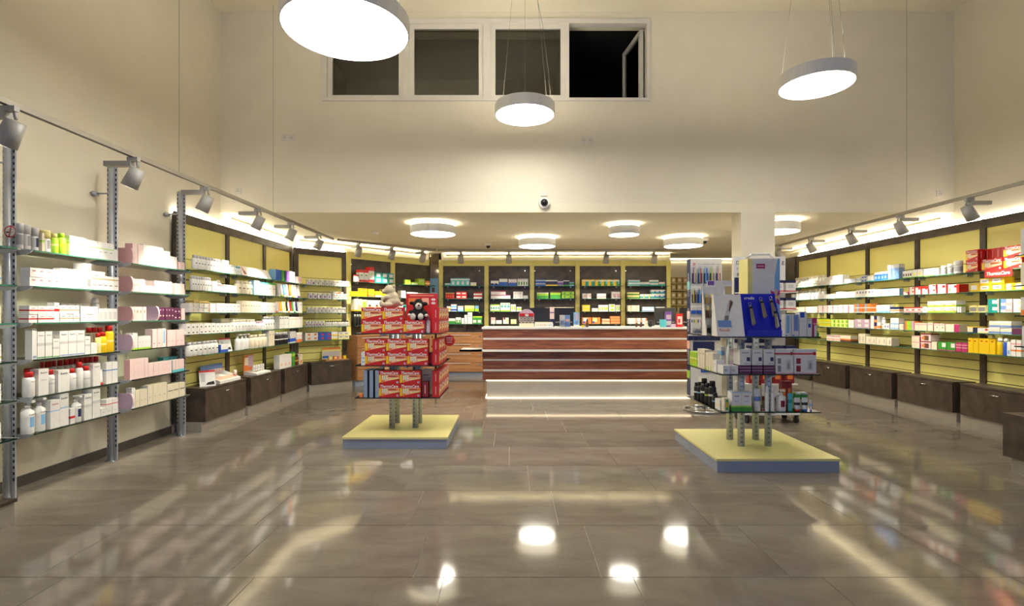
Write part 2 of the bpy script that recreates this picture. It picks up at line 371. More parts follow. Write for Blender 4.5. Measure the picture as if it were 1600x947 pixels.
for k in range(3):
    y = 5.40+.96*k
    t = yellow_bay((PXL, y), LW, .96, left_lab[k], last=(.07 if k == 2 else False))
    for z in SZ_Y: shelf_part(t, .05, .945 if k < 2 else .865, z, .285, .004)
    drawer_unit((PXL, y+.06), LW, .85, ['low dark drawer unit with leaflets and white sample tray on top', 'low dark drawer unit carrying the orange brochure tray',
                                        'low dark drawer unit with white and green packs on top'][k])
A0 = Vector((-3.5, 8.36)); AR = math.radians(49.4); AD = Vector((math.cos(AR), math.sin(AR))); AW = .943
t = yellow_bay(A0, AR, AW, 'angled yellow slatted bay in the corner by the wooden cabinet', last=.075)
for z in SZ_Y: shelf_part(t, .06, .90, z, .25, .004)
drawer_unit(A0+AD*.15, AR, .74, 'low dark drawer unit set at an angle in the corner')
def dark_bay(P, rz, wdt, label, last=False, pw=.085, cw=0, woodlab=None):
    t = thing('display_bay', label, 'shelving', (P[0], P[1], 0), rz)
    MB().box(0, .0, .82, wdt, .02, TOPZ-.02, M_DARK).build('back_panel', t)
    MB().box(0, -.03, .82, pw, -.0, TOPZ+.01, M_YEL).build('post', t)
    if last: MB().box(wdt+.0005, -.03, .82, wdt+pw, -.0, TOPZ+.01, M_YEL).build('post', t)
    MB().box(pw, -.02, TOPZ-.1, wdt-.0005, -.0, TOPZ+.01, M_YEL).build('header', t)
    for i in range(2):
        for zz in (TOPZ-.2,): MB().tube((.1+i*(wdt-.2), 0, zz), (.1+i*(wdt-.2), -.006, zz), .008, n=8, m=M_CHROME).build('stud', t)
    for z in SZ_D: shelf_part(t, pw+.003, wdt-.003, z, .25, 0)
    MB().box(.0, -.03, TOPZ+.0105, wdt, .02, TOPZ+.018, M_WHITE).build('capping', t)
    if cw: wdt = cw
    c = thing('drawer_cabinet', woodlab, 'cabinet', (P[0], P[1], 0), rz, 'wooden drawer cabinets under the dark bays')
    MB().box(.002, -.33, .1, wdt-.002, -.031, .85, M_WOODL).build('body', c)
    MB().box(.0, -.30, .0005, wdt, -.04, .099, M_PLINTH).build('plinth', c)
    MB().box(.0, -.345, .851, wdt, -.031, .872, M_WOODL).build('top', c)
    for i in range(4):
        z0 = .105+i*.186
        d = MB().box(.006, -.349, z0, wdt-.006, -.331, z0+.178, M_WOODL).build('drawer', c)
        MB().box(.1, -.358, z0+.16, wdt-.25, -.3495, z0+.168, M_WHITE).build('handle', d)
        MB().box(wdt-.09, -.352, z0+.12, wdt-.05, -.3495, z0+.15, M_CHROME).build('lock', d)
    return t
dark_bay(A0+AD*AW, AR, AW, 'angled dark bay with yellow packs beside the yellow bay', woodlab='wooden drawer cabinet under the angled bay of yellow packs')
dark_bay(A0+AD*AW*2, AR, AW, 'angled dark bay with lime green packs by the blue poster', cw=.80, woodlab='wooden drawer cabinet under the angled bay of lime packs')
BX0, BYK, BW = -1.42, 10.57, .9265
ORD = ['first', 'second', 'third', 'fourth', 'fifth']
for k in range(5):
    dark_bay((BX0-.0425+BW*k, BYK), 0, BW-.0005, f'{ORD[k]} dark bay behind the counter counting from the blue poster', last=(k == 4),
             woodlab=f'wooden drawer cabinet under the {ORD[k]} dark bay from the blue poster')
# walls right behind the bays
m = MB(); m.box(BX0, BYK+.03, 0, BX0+BW*5+.05, BYK+.12, ZLOW, M_WALL); struct('wall_back_1', m)
m = MB(); q0 = A0+Vector((-.04, .05)); nrm = Vector((-AD.y, AD.x))
pts = [A0+nrm*.035-AD*.05, A0+AD*2.86+nrm*.035, A0+AD*2.86+nrm*.12, A0+nrm*.12-AD*.05]
m.prism([tuple(p) for p in pts], 0, ZLOW, M_WALL); struct('wall_back_2', m)
# narrow mirror pier with the blue poster, between the angled bays and the back bays
t = thing('mirror_pier', 'narrow mirrored pier between the angled and the straight dark bays', 'pillar', (-1.56, 10.60, 0))
MB().box(-.09, -.02, 0, .09, .04, ZLOW-.01, mat('mirror_dark', '#8A8070', 0.12, metal=0.9, noise='#938979', nscale=4)).build('mirror', t)
po = MB().box(-.085, -.006, 0, .085, 0, .42, 'b').build('poster', None, loc=(-1.56, 10.577, 1.55), label='light blue poster with a padlock picture on the mirrored pier', cat='poster')
MB().box(-.05, -.008, .14, .01, -.0061, .23, 'Z').build('picture', po)
m = MB(); 
for i in range(10):
    a0, a1 = math.pi*i/9, math.pi*(i+1)/9
    m.tube((-.02+.025*math.cos(a0), -.0075, .235+.045*math.sin(a0)), (-.02+.025*math.cos(a1), -.0075, .235+.045*math.sin(a1)), .005, n=5, m=pm('K'))
m.build('picture', po)
MB().box(-.07, -.008, .02, .07, -.0061, .12, 'W').build('picture', po)
# right wall bays
RW = -math.pi/2; PXR = 5.37
ry = [9.745, 8.79, 7.835, 6.88, 5.925, 4.97]
rl = ['yellow slatted bay in the far corner behind the tall white carton', 'yellow slatted bay with the spotlit flat cartons, second from the far corner',
      'yellow slatted bay holding the blue packs, under the pendant side', 'yellow slatted bay holding the red and white cartons', 'yellow slatted bay holding the red heat-patch boxes']
for k in range(5):
    t = yellow_bay((PXR, ry[k]), RW, .955, rl[k], sw=.075)
    for z in SZ_Y: shelf_part(t, .05, .945, z, .27, .004)
    drawer_unit((PXR, ry[k]-.05), RW, .86, ['low dark drawer unit under the far corner yellow bay', 'low dark drawer unit under the spotlit yellow bay', 'low dark drawer unit under the bay of blue packs',
                 'low dark drawer unit under the bay of red and white cartons', 'low dark drawer unit under the red heat-patch boxes'][k], depth=.28)
t = thing('end_panel', 'wide dark end panel of the yellow bays in the far corner', 'panel', (PXR, 10.16, 0), RW)
MB().box(0, -.03, .0, .41, .03, TOPZ, M_DARK).build('board', t)

# LED coves along the low ceiling
def led(p0, p1, label):
    """cove: an LED strip lying on a narrow lip under the ceiling; the wall is to the left of p0 -> p1"""
    p0 = Vector((p0[0], p0[1])); p1 = Vector((p1[0], p1[1])); d = p1-p0; L = d.length
    t = thing('led_cove', label, 'light strip', (p0.x, p0.y, ZLOW), math.atan2(d.y, d.x), 'LED coves along the low ceiling')
    m = MB(); m.box(0, -.05, -.062, L, .02, -.054, M_CEIL); m.box(0, -.05, -.054, L, -.044, -.034, M_CEIL); m.build('lip', t)
    MB().box(0, -.02, -.0535, L, .005, -.042, M_LED).build('led_strip', t)
led((XL+.03, YU+.1), (XL+.03, 8.3), 'glowing LED strip where the low ceiling meets the wall past the glass rack')
led(A0+AD*.05-nrm*.03, A0+AD*2.75-nrm*.03, 'glowing LED strip above the angled bays')
led((BX0+.1, BYK-.01), (BX0+BW*5, BYK-.01), 'glowing LED strip above the dark bays behind the counter')
led((XR-.03, 10.1), (XR-.03, YU+.1), 'glowing LED strip where the low ceiling meets the wall of red boxes')
led((3.3, YB-.05), (5.2, YB-.05), 'glowing LED strip on the wall behind the pillar')

# ------------------------------------------------------------------ lamps
def round_lamp(x, y, z, r, label, hang=True, group=None):
    th = .115
    t = thing('pendant_lamp' if hang else 'ceiling_lamp', label, 'lamp', (x, y, z), 0, group)
    m = MB(); n = 48; k = m.mi(M_WHITE)
    pr = [(r-.012, .0), (r, .004), (r, th-.008), (r-.012, th), (.0, th)]
    for q in range(len(pr)-1):
        for j in range(n):
            a, b = 2*math.pi*j/n, 2*math.pi*(j+1)/n; (r0, z0), (r1, z1) = pr[q], pr[q+1]
            P = [(r0*math.cos(a), r0*math.sin(a), z0), (r0*math.cos(b), r0*math.sin(b), z0), (r1*math.cos(b), r1*math.sin(b), z1), (r1*math.cos(a), r1*math.sin(a), z1)]
            if r1 == 0: P = P[:3]
            m.face(P, M_WHITE, True)
    m.build('housing', t)
    d = MB(); d.prism([((r-.0125)*math.cos(2*math.pi*j/n), (r-.0125)*math.sin(2*math.pi*j/n)) for j in range(n)], .003, .02, M_PEND if hang else M_CEILL); d.build('diffuser', t)
    if hang:
        u = MB(); u.prism([((r-.05)*math.cos(2*math.pi*j/n), (r-.05)*math.sin(2*math.pi*j/n)) for j in range(n)], th+.001, th+.012, M_UP); u.build('upper_diffuser', t)
        for j in range(3):
            a = 2*math.pi*j/3+.5
            wv = MB(); wv.tube((r*.9*math.cos(a), r*.9*math.sin(a), th), (r*.35*math.cos(a), r*.35*math.sin(a), ZHI-z), .0014, n=5, m=M_WIRE); wv.build('wire', t)
        MB().tube((0, 0, ZHI-z-.03), (0, 0, ZHI-z), .06, n=20, m=M_WHITE).build('canopy', t)
        cb = MB(); pts = [(r*.9, 0, th), (r*.86, .01, th+.08), (r*.78, .0, th+.35), (r*.6, .0, th+.8), (.04, 0, ZHI-z-.02)]
        for a, b in zip(pts, pts[1:]): cb.tube(a, b, .002, n=6, m=M_WIRE)
        cb.build('cable', t)
    else:
        MB().tube((0, 0, th), (0, 0, ZLOW-z), r*.45, n=24, m=M_WHITE).build('mount', t)
        ring = MB()
        for j in range(n):
            a, b = 2*math.pi*j/n, 2*math.pi*(j+1)/n; r0, r1 = r*.86, r*.97; zz = th+.004
            ring.face([(r0*math.cos(a), r0*math.sin(a), zz), (r1*math.cos(a), r1*math.sin(a), zz), (r1*math.cos(b), r1*math.sin(b), zz), (r0*math.cos(b), r0*math.sin(b), zz)], M_LED)
        ring.build('halo_ring', t)
    return t
round_lamp(-1.19, 3.75, 3.29, .45, 'large round white pendant lamp, the widest of the hanging lamps')
round_lamp(.145, 5.34, 3.29, .31, 'round white pendant lamp hanging in front of the upstairs window')
round_lamp(2.74, 4.65, 3.29, .31, 'round white pendant lamp hanging above the clipper display stand')
for (x, y, r, l) in ((-1.06, 7.08, .31, 'round ceiling lamp above the heat-patch stand under the low ceiling'), (.424, 8.37, .30, 'round ceiling lamp centred above the counter'),
                  (1.56, 7.14, .21, 'smallest round ceiling lamp, above the counter front'), (2.77, 8.33, .305, 'round ceiling lamp beside the white dome camera by the pillar'),
                  (3.51, 6.9, .31, 'round ceiling lamp behind the pillar towards the yellow wall')):
    round_lamp(x, y, 2.33, r, l, hang=False, group='round ceiling lamps under the low ceiling')

ZT = 2.44
def track(name_label, p0, p1, wires=()):
    p0 = Vector(p0); p1 = Vector(p1); d = (p1-p0); L = d.length; rz = math.atan2(d.y, d.x)
    t = thing('light_track', name_label, 'track', (p0.x, p0.y, ZT), rz)
    m = MB(); m.box(0, -.018, -.016, L, .018, .016, M_RAILG); m.build('rail', t)
    MB().box(0.01, -.005, -.0175, L-.01, .005, -.0162, M_BLACK).build('slot', t)
    MB().box(-.005, -.02, -.018, .0, .02, .018, M_BLACK).build('end_cap', t); MB().box(L, -.02, -.018, L+.005, .02, .018, M_BLACK).build('end_cap', t)
    for s_ in wires: MB().tube((s_, 0, .016), (s_, 0, ZHI-ZT), .0016, n=5, m=M_WIRE).build('wire', t)
XTL, XTR = -2.84, 4.66
track('grey light track hung above the glass rack and yellow bays', (XTL, -1.0), (XTL, 8.27), wires=(5.44, 7.2, 3.0))
track('grey light track running at an angle above the angled bays', (XTL+.06, 8.35), (-1.42, 9.66))
track('grey light track above the back of the counter', (-1.36, 9.70), (3.29, 9.70))
track('grey light track hung above the wall of red heat-patch boxes', (XTR, 9.55), (XTR, -1.0), wires=(3.45, 6.5))
def spot(x, y, wd, label, tgt, group):
    """track spotlight: driver box reaching towards the wall, a tilted tapered head"""
    wd = Vector((wd[0], wd[1], 0)).normalized(); rz = math.atan2(wd.y, wd.x)
    t = thing('track_spotlight', label, 'spotlight', (x, y, ZT-.019), rz, group)
    MB().box(-.05, -.017, -.03, .03, .017, 0.0, M_SPOT).build('adapter', t)
    m = MB(); m.box(.0, -.024, -.068, .20, .024, -.0305, M_SPOT); m.build('driver_box', t)
    ax = Vector((tgt[0], 0, tgt[1])).normalized()
    c0 = Vector((-.045, 0, -.085))
    m = MB(); m.tube((-.035, 0, -.028), c0-ax*.0+Vector((0, 0, .01)), .009, n=8, m=M_SPOT); m.build('arm', t)
    m = MB(); m.tube(c0, c0+ax*.15, .048, .058, n=20, m=M_SPOT); hd = m.build('head', t)
    le = MB(); le.tube(c0+ax*.1503, c0+ax*.1515, .046, n=16, m=glow('spot_lens', (1.0, .92, .78), 6.0)); le.build('lens', hd)
    ld = bpy.data.lights.new('spot_bulb', 'SPOT'); ld.energy = SPOT_W; ld.color = SPOTCOL; ld.spot_size = math.radians(62); ld.spot_blend = .9; ld.shadow_soft_size = .045
    lo = bpy.data.objects.new('spot_bulb', ld); COL.objects.link(lo); lo.parent = t
    lo.location = c0+ax*.158; lo.rotation_euler = Vector(ax).to_track_quat('-Z', 'Y').to_euler()
    return t
g = 'track spotlights over the glass rack and yellow bays'
for y, l in ((2.93, 'grey track spotlight above the post with the no-smoking sign'), (3.89, 'grey track spotlight above the rack of white cartons'), (4.80, 'grey track spotlight above the rack of pink cartons'),
             (5.81, 'grey track spotlight before the first yellow bay past the glass rack'), (6.68, 'grey track spotlight before the middle yellow bay past the glass rack'), (7.64, 'grey track spotlight before the yellow bay meeting the corner')):
    spot(XTL, y, (-1, 0), l, (.5, -1.0), g)
for s_, l in ((.35, 'grey track spotlight before the angled yellow bay'), (.98, 'grey track spotlight before the angled bay of yellow packs'), (1.62, 'grey track spotlight before the angled bay of lime packs')):
    p = Vector((XTL+.06, 8.35)); e = Vector((-1.42, 9.66)); d = (e-p).normalized(); p = p+d*s_
    spot(p.x, p.y, (-d.y, d.x), l, (.55, -1.0), 'track spotlights over the angled bays')
for k, px in enumerate((720, 795, 869, 947, 1022)):
    spot((px-CX)*9.7/F, 9.70, (0, 1), f'grey track spotlight before the {ORD[k]} dark bay behind the counter', (.45, -1.0), 'track spotlights behind the counter')
for k, px in enumerate((1219, 1268, 1331, 1408, 1516)):
    Y = XTR*F/(px-CX)
    spot(XTR, Y, (1, 0), ['grey track spotlight beside the tall white carton', 'grey track spotlight before the far corner yellow bay', 'grey track spotlight before the spotlit yellow bay',
                          'grey track spotlight before the bay of blue packs', 'grey track spotlight before the bay of red and white cartons'][k], (.6, -1.0), 'track spotlights over the wall of red boxes')
spot(XTR, 4.25, (1, 0), 'grey track spotlight before the red heat-patch boxes', (.6, -1.0), 'track spotlights over the wall of red boxes')

# sockets, cameras, detectors
def socket(px, py, Y, n, label, side=None):
    x, y, z = PX(px, py, Y); t = thing('wall_socket', label, 'socket', (x, Y, z))
    if side: t.location = (side[0], side[1], z); t.rotation_euler = (0, 0, side[2])
    MB().box(-.04*n, -.008, -.04, .04*n, 0, .04, M_FRAME).build('plate', t)
    for i in range(n):
        c = -.04*n+.04+.08*i
        for a, b in ((-.012, -.008), (.012, -.008), (0, .012)): MB().tube((c+a, -.0085, b), (c+a, -.0081, b), .005, n=8, m=M_SLOT).build('hole', t)
socket(450, 215, YU, 2, 'double white socket plate on the upper wall near the corner')
socket(917, 219, YU, 2, 'double white socket plate on the upper wall under the open pane')
socket(372, 298, YU, 1, 'single white socket plate on the upper wall above the yellow bays')
socket(1468, 302, YU, 1, 'single white socket plate on the upper wall by the red-box wall')
def dome(x, y, z, down, label):
    t = thing('dome_camera', label, 'camera', (x, y, z))
    if down:
        MB().tube((0, 0, 0), (0, 0, -.035), .06, .055, n=20, m=M_WHITE).build('base', t)
        MB().ball((0, 0, -.04), (.036, .036, .04), M_BLACK, 14, 8).build('dome', t)
    else:
        MB().tube((0, 0, 0), (0, -.05, 0), .07, .062, n=20, m=M_WHITE).build('base', t)
        MB().ball((0, -.055, 0), (.045, .045, .045), M_BLACK, 14, 8).build('dome', t)
        MB().box(-.04, -.015, .09, .04, 0, .15, M_FRAME).build('junction_box', t)
x, y, z = PX(850, 318, YU); dome(x, YU, z, False, 'round dome camera on the upper wall above the counter')
dome(-.40, 9.2, ZLOW, True, 'small dome camera on the low ceiling above the counter end')
dome(3.22, 8.6, ZLOW, True, 'small dome camera on the low ceiling beside the pillar')
t = thing('smoke_detector', 'small white detector on the low ceiling above the angled bays', 'detector', (-2.05, 7.85, ZLOW))
MB().tube((0, 0, 0), (0, 0, -.03), .05, .045, n=16, m=M_WHITE).build('base', t); MB().tube((0, 0, -.0305), (0, 0, -.045), .03, .022, n=14, m=M_WHITE).build('sensor', t)

# ------------------------------------------------------------------ glass post rack on the left wall
SZ_G = [1.683, 1.438, 1.187, .936, .680, .430]
def rack_post(y, label, sign=False):
    t = thing('rack_post', label, 'post', (-3.385, y, 0), 0, 'slotted aluminium posts of the glass rack')
    m = MB(); m.tube((0, -.012, .006), (0, -.012, 2.5), .022, n=14, m=M_ALU); m.build('tube', t)
    m = MB(); m.box(-.042, -.004, .006, .042, .008, 2.5, M_ALU); m.build('slotted_rail', t)
    m = MB()
    for i in range(58):
        for sx in (-.034, .034):
            m.box(sx-.0055, -.0052, .12+i*.041, sx+.0055, -.0042, .12+i*.041+.02, M_SLOT)
    m.build('slots', t, kind='stuff')
    MB().tube((0, -.004, .0005), (0, -.004, .006), .045, n=18, m=M_CHROME).build('foot', t)
    m = MB(); zz = 2.27; m.tube((-.02, 0, zz), (-.15, 0, zz), .007, n=8, m=M_ALU); m.ball((-.145, 0, zz), (.02, .045, .022), M_ALU, 10, 6); m.build('wall_arm', t)
    return t
rack_post(3.5, 'slotted rack post carrying the round no-smoking sign')
rack_post(4.405, 'slotted rack post between the white and the pink cartons')
rack_post(5.325, 'slotted rack post beside the yellow bays')
rack_post(2.55, 'slotted rack post of the rack end before the no-smoking sign')
def rack_shelves(y0, y1, label):
    for i, z in enumerate(SZ_G):
        t = thing('glass_shelf', label % ['top', 'second', 'third', 'fourth', 'fifth', 'lowest'][i], 'shelf', (-3.535, y0, z), 0, 'glass shelves of the post rack')
        MB().box(0, 0, -.009, .29, y1-y0, 0, M_GLASS, edge=M_GEDGE if i < 3 else M_GEDGED).build('glass_pane', t)  # upper edges coloured as lit, lower ones as shaded
        for yy in (-.018, y1-y0+.006):
            m = MB(); prof = [(.02, 0), (.29, 0), (.27, -.018), (.22, -.034), (.15, -.04), (.08, -.03), (.03, -.012)]
            i0 = len(m.v); n = len(prof); m.v += [(a, yy, b) for a, b in prof]+[(a, yy+.012, b) for a, b in prof]; k = m.mi(M_ALU)
            m.f.append(tuple(range(n))); m.f.append(tuple(reversed(range(n, 2*n)))); m.m += [k, k]; m.sm += [False, False]
            for j in range(n): m.f.append((j, n+j, n+(j+1) % n, (j+1) % n)); m.m.append(k); m.sm.append(False)
            m.build('bracket', t)
rack_shelves(3.535, 4.31, '%s glass shelf of white cartons past the no-smoking sign')
rack_shelves(4.45, 5.235, '%s glass shelf of pink cartons in the post rack')
rack_shelves(2.62, 3.41, '%s glass shelf of the rack end before the no-smoking sign')
# the no-smoking sign
t = thing('no_smoking_sign', 'round red and white no-smoking sign on the rack post', 'sign', (-3.385, 3.46, 0)); zs = PX(17, 362, 3.46)[2]
t.location = ((17-CX)*3.46/F, 3.455, zs)
n = 32; R0 = .040
m = MB(); m.tube((0, 0, 0), (0, .003, 0), R0, n=n, m=pm('W')); m.build('disc', t)
m = MB()
for j in range(n):
    a, b = 2*math.pi*j/n, 2*math.pi*(j+1)/n
    m.face([(R0*.82*math.cos(a), -.001, R0*.82*math.sin(a)), (R0*math.cos(a), -.001, R0*math.sin(a)), (R0*math.cos(b), -.001, R0*math.sin(b)), (R0*.82*math.cos(b), -.001, R0*.82*math.sin(b))], 'R')
m.face([(-.002, -.0015, -R0*.9), (-.010, -.0015, -R0*.9), (.003, -.0015, R0*.9), (.010, -.0015, R0*.9)], 'R')
m.build('red_ring', t)
m = MB(); m.face([(-.028, -.0008, -.008), (-.006, -.0008, -.008), (-.006, -.0008, 0), (-.028, -.0008, 0)], 'K'); m.face([(-.004, -.0008, -.008), (.028, -.0008, -.008), (.028, -.0008, 0), (-.004, -.0008, 0)], 'e')
for k in range(3): m.face([(-.018+.012*k, -.0008, .006+.004*k), (.004+.01*k, -.0008, .008+.004*k), (.004+.01*k, -.0008, .010+.004*k), (-.018+.012*k, -.0008, .008+.004*k)], 'E')
m.build('cigarette_print', t)
# low plinth unit at the very near end of the left wall, and the unit at the near end of the right wall
t = thing('low_platform', 'low grey platform with dark top beside the rack post', 'platform', (-3.25, 2.86, 0))
MB().box(-.27, -.21, .0005, .30, .22, .13, M_KICK).build('base', t); MB().box(-.28, -.22, .1305, .31, .23, .15, M_DARK).build('top', t)
t = thing('drawer_unit', 'dark low cabinet standing clear of the wall under the near glass shelves', 'cabinet', (3.92, 4.13, 0), RW)
MB().box(.0, .0, .12, 1.6, .5, .44, M_DARK).build('body', t); MB().box(.04, .03, .0005, 1.6, .5, .1195, M_KICK).build('plinth', t); MB().box(-.005, -.005, .4405, 1.6, .5, .462, M_DARK).build('top', t)
t = thing('glass_rack', 'glass shelf rack standing on the dark low cabinet', 'shelving', (3.90, 4.015, 0), RW)
for z in (1.70, 1.467, 1.235, 1.0): MB().box(0, 0, z-.009, 1.5, .32, z, M_GLASS, edge=M_GEDGED).build('glass_shelf', t)
for xx in (.35, 1.3):
    m = MB(); m.tube((xx, .36, .463), (xx, .36, 2.3), .025, n=12, m=M_ALU); m.build('post', t)
    for z in (1.70, 1.467, 1.235, 1.0): MB().box(xx-.008, .02, z-.03, xx+.008, .36, z-.0095, M_ALU).build('bracket', t)

# ------------------------------------------------------------------ free-standing display stands
def gondola(cx, cy, label):
    t = thing('display_stand', label, 'display stand', (cx, cy, 0), 0)
    MB().box(-.48, -.52, .0005, .48, .52, .09, M_PLINTH).build('plinth', t)
    MB().box(-.488, -.53, .0905, .488, .53, .109, M_YTOP).build('plinth_top', t)
    for sx in (-.117, .117):
        for sy in (-.125, .105):
            p = MB(); p.tube((sx, sy, .1095), (sx, sy, 1.0535), .029, n=18, m=M_ALU); po = p.build('post', t)
            s = MB()
            for i in range(23):
                a = math.radians(-105); r = .0288
                for da in (-.16, .16):
                    ca, sa = math.cos(a+da), math.sin(a+da)
                    s.box(sx+r*ca-.0022, sy+r*sa-.0015, .14+i*.04, sx+r*ca+.0022, sy+r*sa+.0015, .14+i*.04+.013, M_SLOT)
            s.build('slots', po, kind='stuff')
    for z in (.4535, .7585, 1.063):
        g = MB().box(-.405, -.405, z-.009, .405, .405, z, M_GLASS, edge=M_GEDGED).build('glass_shelf', t)
        for sx in (-.117, .117):
            MB().box(sx-.07, -.33, z-.03, sx-.045, .33, z-.0095, M_ALU).build('bracket', g)
    return t
G1 = (-1.07, 5.31); G2 = (2.105, 4.60)
gondola(G1[0], G1[1], 'yellow-topped display stand with red heat-patch boxes and plush animals')
gondola(G2[0], G2[1], 'yellow-topped display stand with the blue clipper display')
SZ_S = [1.063, .7585, .4535]

# ------------------------------------------------------------------ counter
t = thing('service_counter', 'long walnut service counter with white strips and lit base', 'counter', (0, 7.62, 0))
xa, xb = -.415, 2.72
zc = lambda y: 1.25-(y-490)*7.62/810
edges = [(514.5, 527.7), (531, 545), (549, 561), (564, 577), (580.5, 593.5)]
MB().box(xa+.005, .012, zc(594), xb, .72, zc(516), M_WOOD).build('body', t)
for a, b in edges: MB().box(xa, 0, zc(b), xb, .0115, zc(a), M_WOOD).build('plank', t)
for a, b in ((527.9, 530.8), (561.2, 563.8), (577.2, 580.3)): MB().box(xa+.01, .004, zc(b), xb-.005, .0115, zc(a), M_WHITE).build('strip', t)
MB().box(xa-.01, -.02, zc(514.3), xb+.01, .75, zc(511.5), M_WHITE).build('worktop', t)
MB().box(PX(718, 0, 7.5)[0], -.13, zc(548.7), xb, -.0005, zc(546.2), M_WHITE).build('bag_shelf', t)
MB().box(PX(718, 0, 7.5)[0], -.13, zc(548.7), xa-.0005, .4, zc(546.2), M_WHITE).build('bag_shelf', t)
MB().box(xa+.06, .06, .0005, xb-.06, .66, zc(594.1), mat('lit_plinth', '#C9C2B4', .35, noise='#CFC8BA', nscale=5)).build('plinth', t)
MB().box(xa+.05, .045, zc(594.4)-.012, xb-.05, .057, zc(594.4), M_KLED).build('led_strip', t)
MB().box(xa+.05, .035, .0005, xb-.05, .045, .009, M_KLED).build('led_strip', t)
MB().box(xa+.042, .05, .0005, xa+.05, .66, .009, M_KLED).build('led_strip', t)
# cream box rack in the recess behind
t = thing('box_rack', 'cream shelf rack full of small cream boxes in the recess', 'shelving', (3.27, 11.2, 0))
M_RACK = mat('cream_rack', '#C9B97E', .5, noise='#CFBF84', nscale=6)
RKZ = [H0+(CY-yy)*11.05/F for yy in (441.8, 452.8, 465, 476.2, 487.6, 498.5)]
for z in RKZ: MB().box(0, -.15, z-.018, 1.0, .1, z, M_RACK).build('shelf', t)
for xx in (-.02, 1.0): MB().box(xx, -.15, 0, xx+.02, .1, RKZ[0]+.1, M_RACK).build('side', t)
MB().box(-.02, .1, 0, 1.02, .115, RKZ[0]+.1, M_RACK).build('back', t)

# ------------------------------------------------------------------ products
MC = {}
def parse(style):
    """'W b.7-.8R s.1-.4-.2-.5K' -> base letter and rectangles printed on the front"""
    tk = style.split(); rects = []
    for k in tk[1:]:
        c = k[-1]
        if k[0] == 'b': a, b = k[1:-1].split('-'); rects.append((0, float(a), 1, float(b), c))
        else:
            q = [float(v) for v in k[1:-1].split('-')]; rects.append((q[0], q[2], q[1], q[3], c))
    return tk[0], rects
def carton_mesh(w_, d, h, style):
    key = ('c', round(w_, 4), round(d, 4), round(h, 4), style)
    if key in MC: return MC[key]
    base, rects = parse(style); m = MB(); e = min(w_, d, h)*.03
    m.box(-w_/2, -d/2, 0, w_/2, d/2, h, base[0])
    if len(base) > 1: m.face([(w_/2+.0003, -d/2, 0), (w_/2+.0003, d/2, 0), (w_/2+.0003, d/2, h), (w_/2+.0003, -d/2, h)], base[1]); m.face([(-w_/2-.0003, d/2, 0), (-w_/2-.0003, -d/2, 0), (-w_/2-.0003, -d/2, h), (-w_/2-.0003, d/2, h)], base[1])
    for i, (u0, v0, u1, v1, c) in enumerate(rects):
        y = -d/2-.0004-.0002*i; a, b, p, q = -w_/2+u0*w_, -w_/2+u1*w_, v0*h, v1*h
        m.face([(a, y, p), (b, y, p), (b, y, q), (a, y, q)], c)
        if u0 == 0 and u1 == 1:
            for sx in (-1, 1):
                x = sx*(w_/2+.0004)
                P = [(x, -d/2, p), (x, d/2, p), (x, d/2, q), (x, -d/2, q)]
                m.face(P if sx > 0 else P[::-1], c)
    MC[key] = m.mesh('carton'); return MC[key]
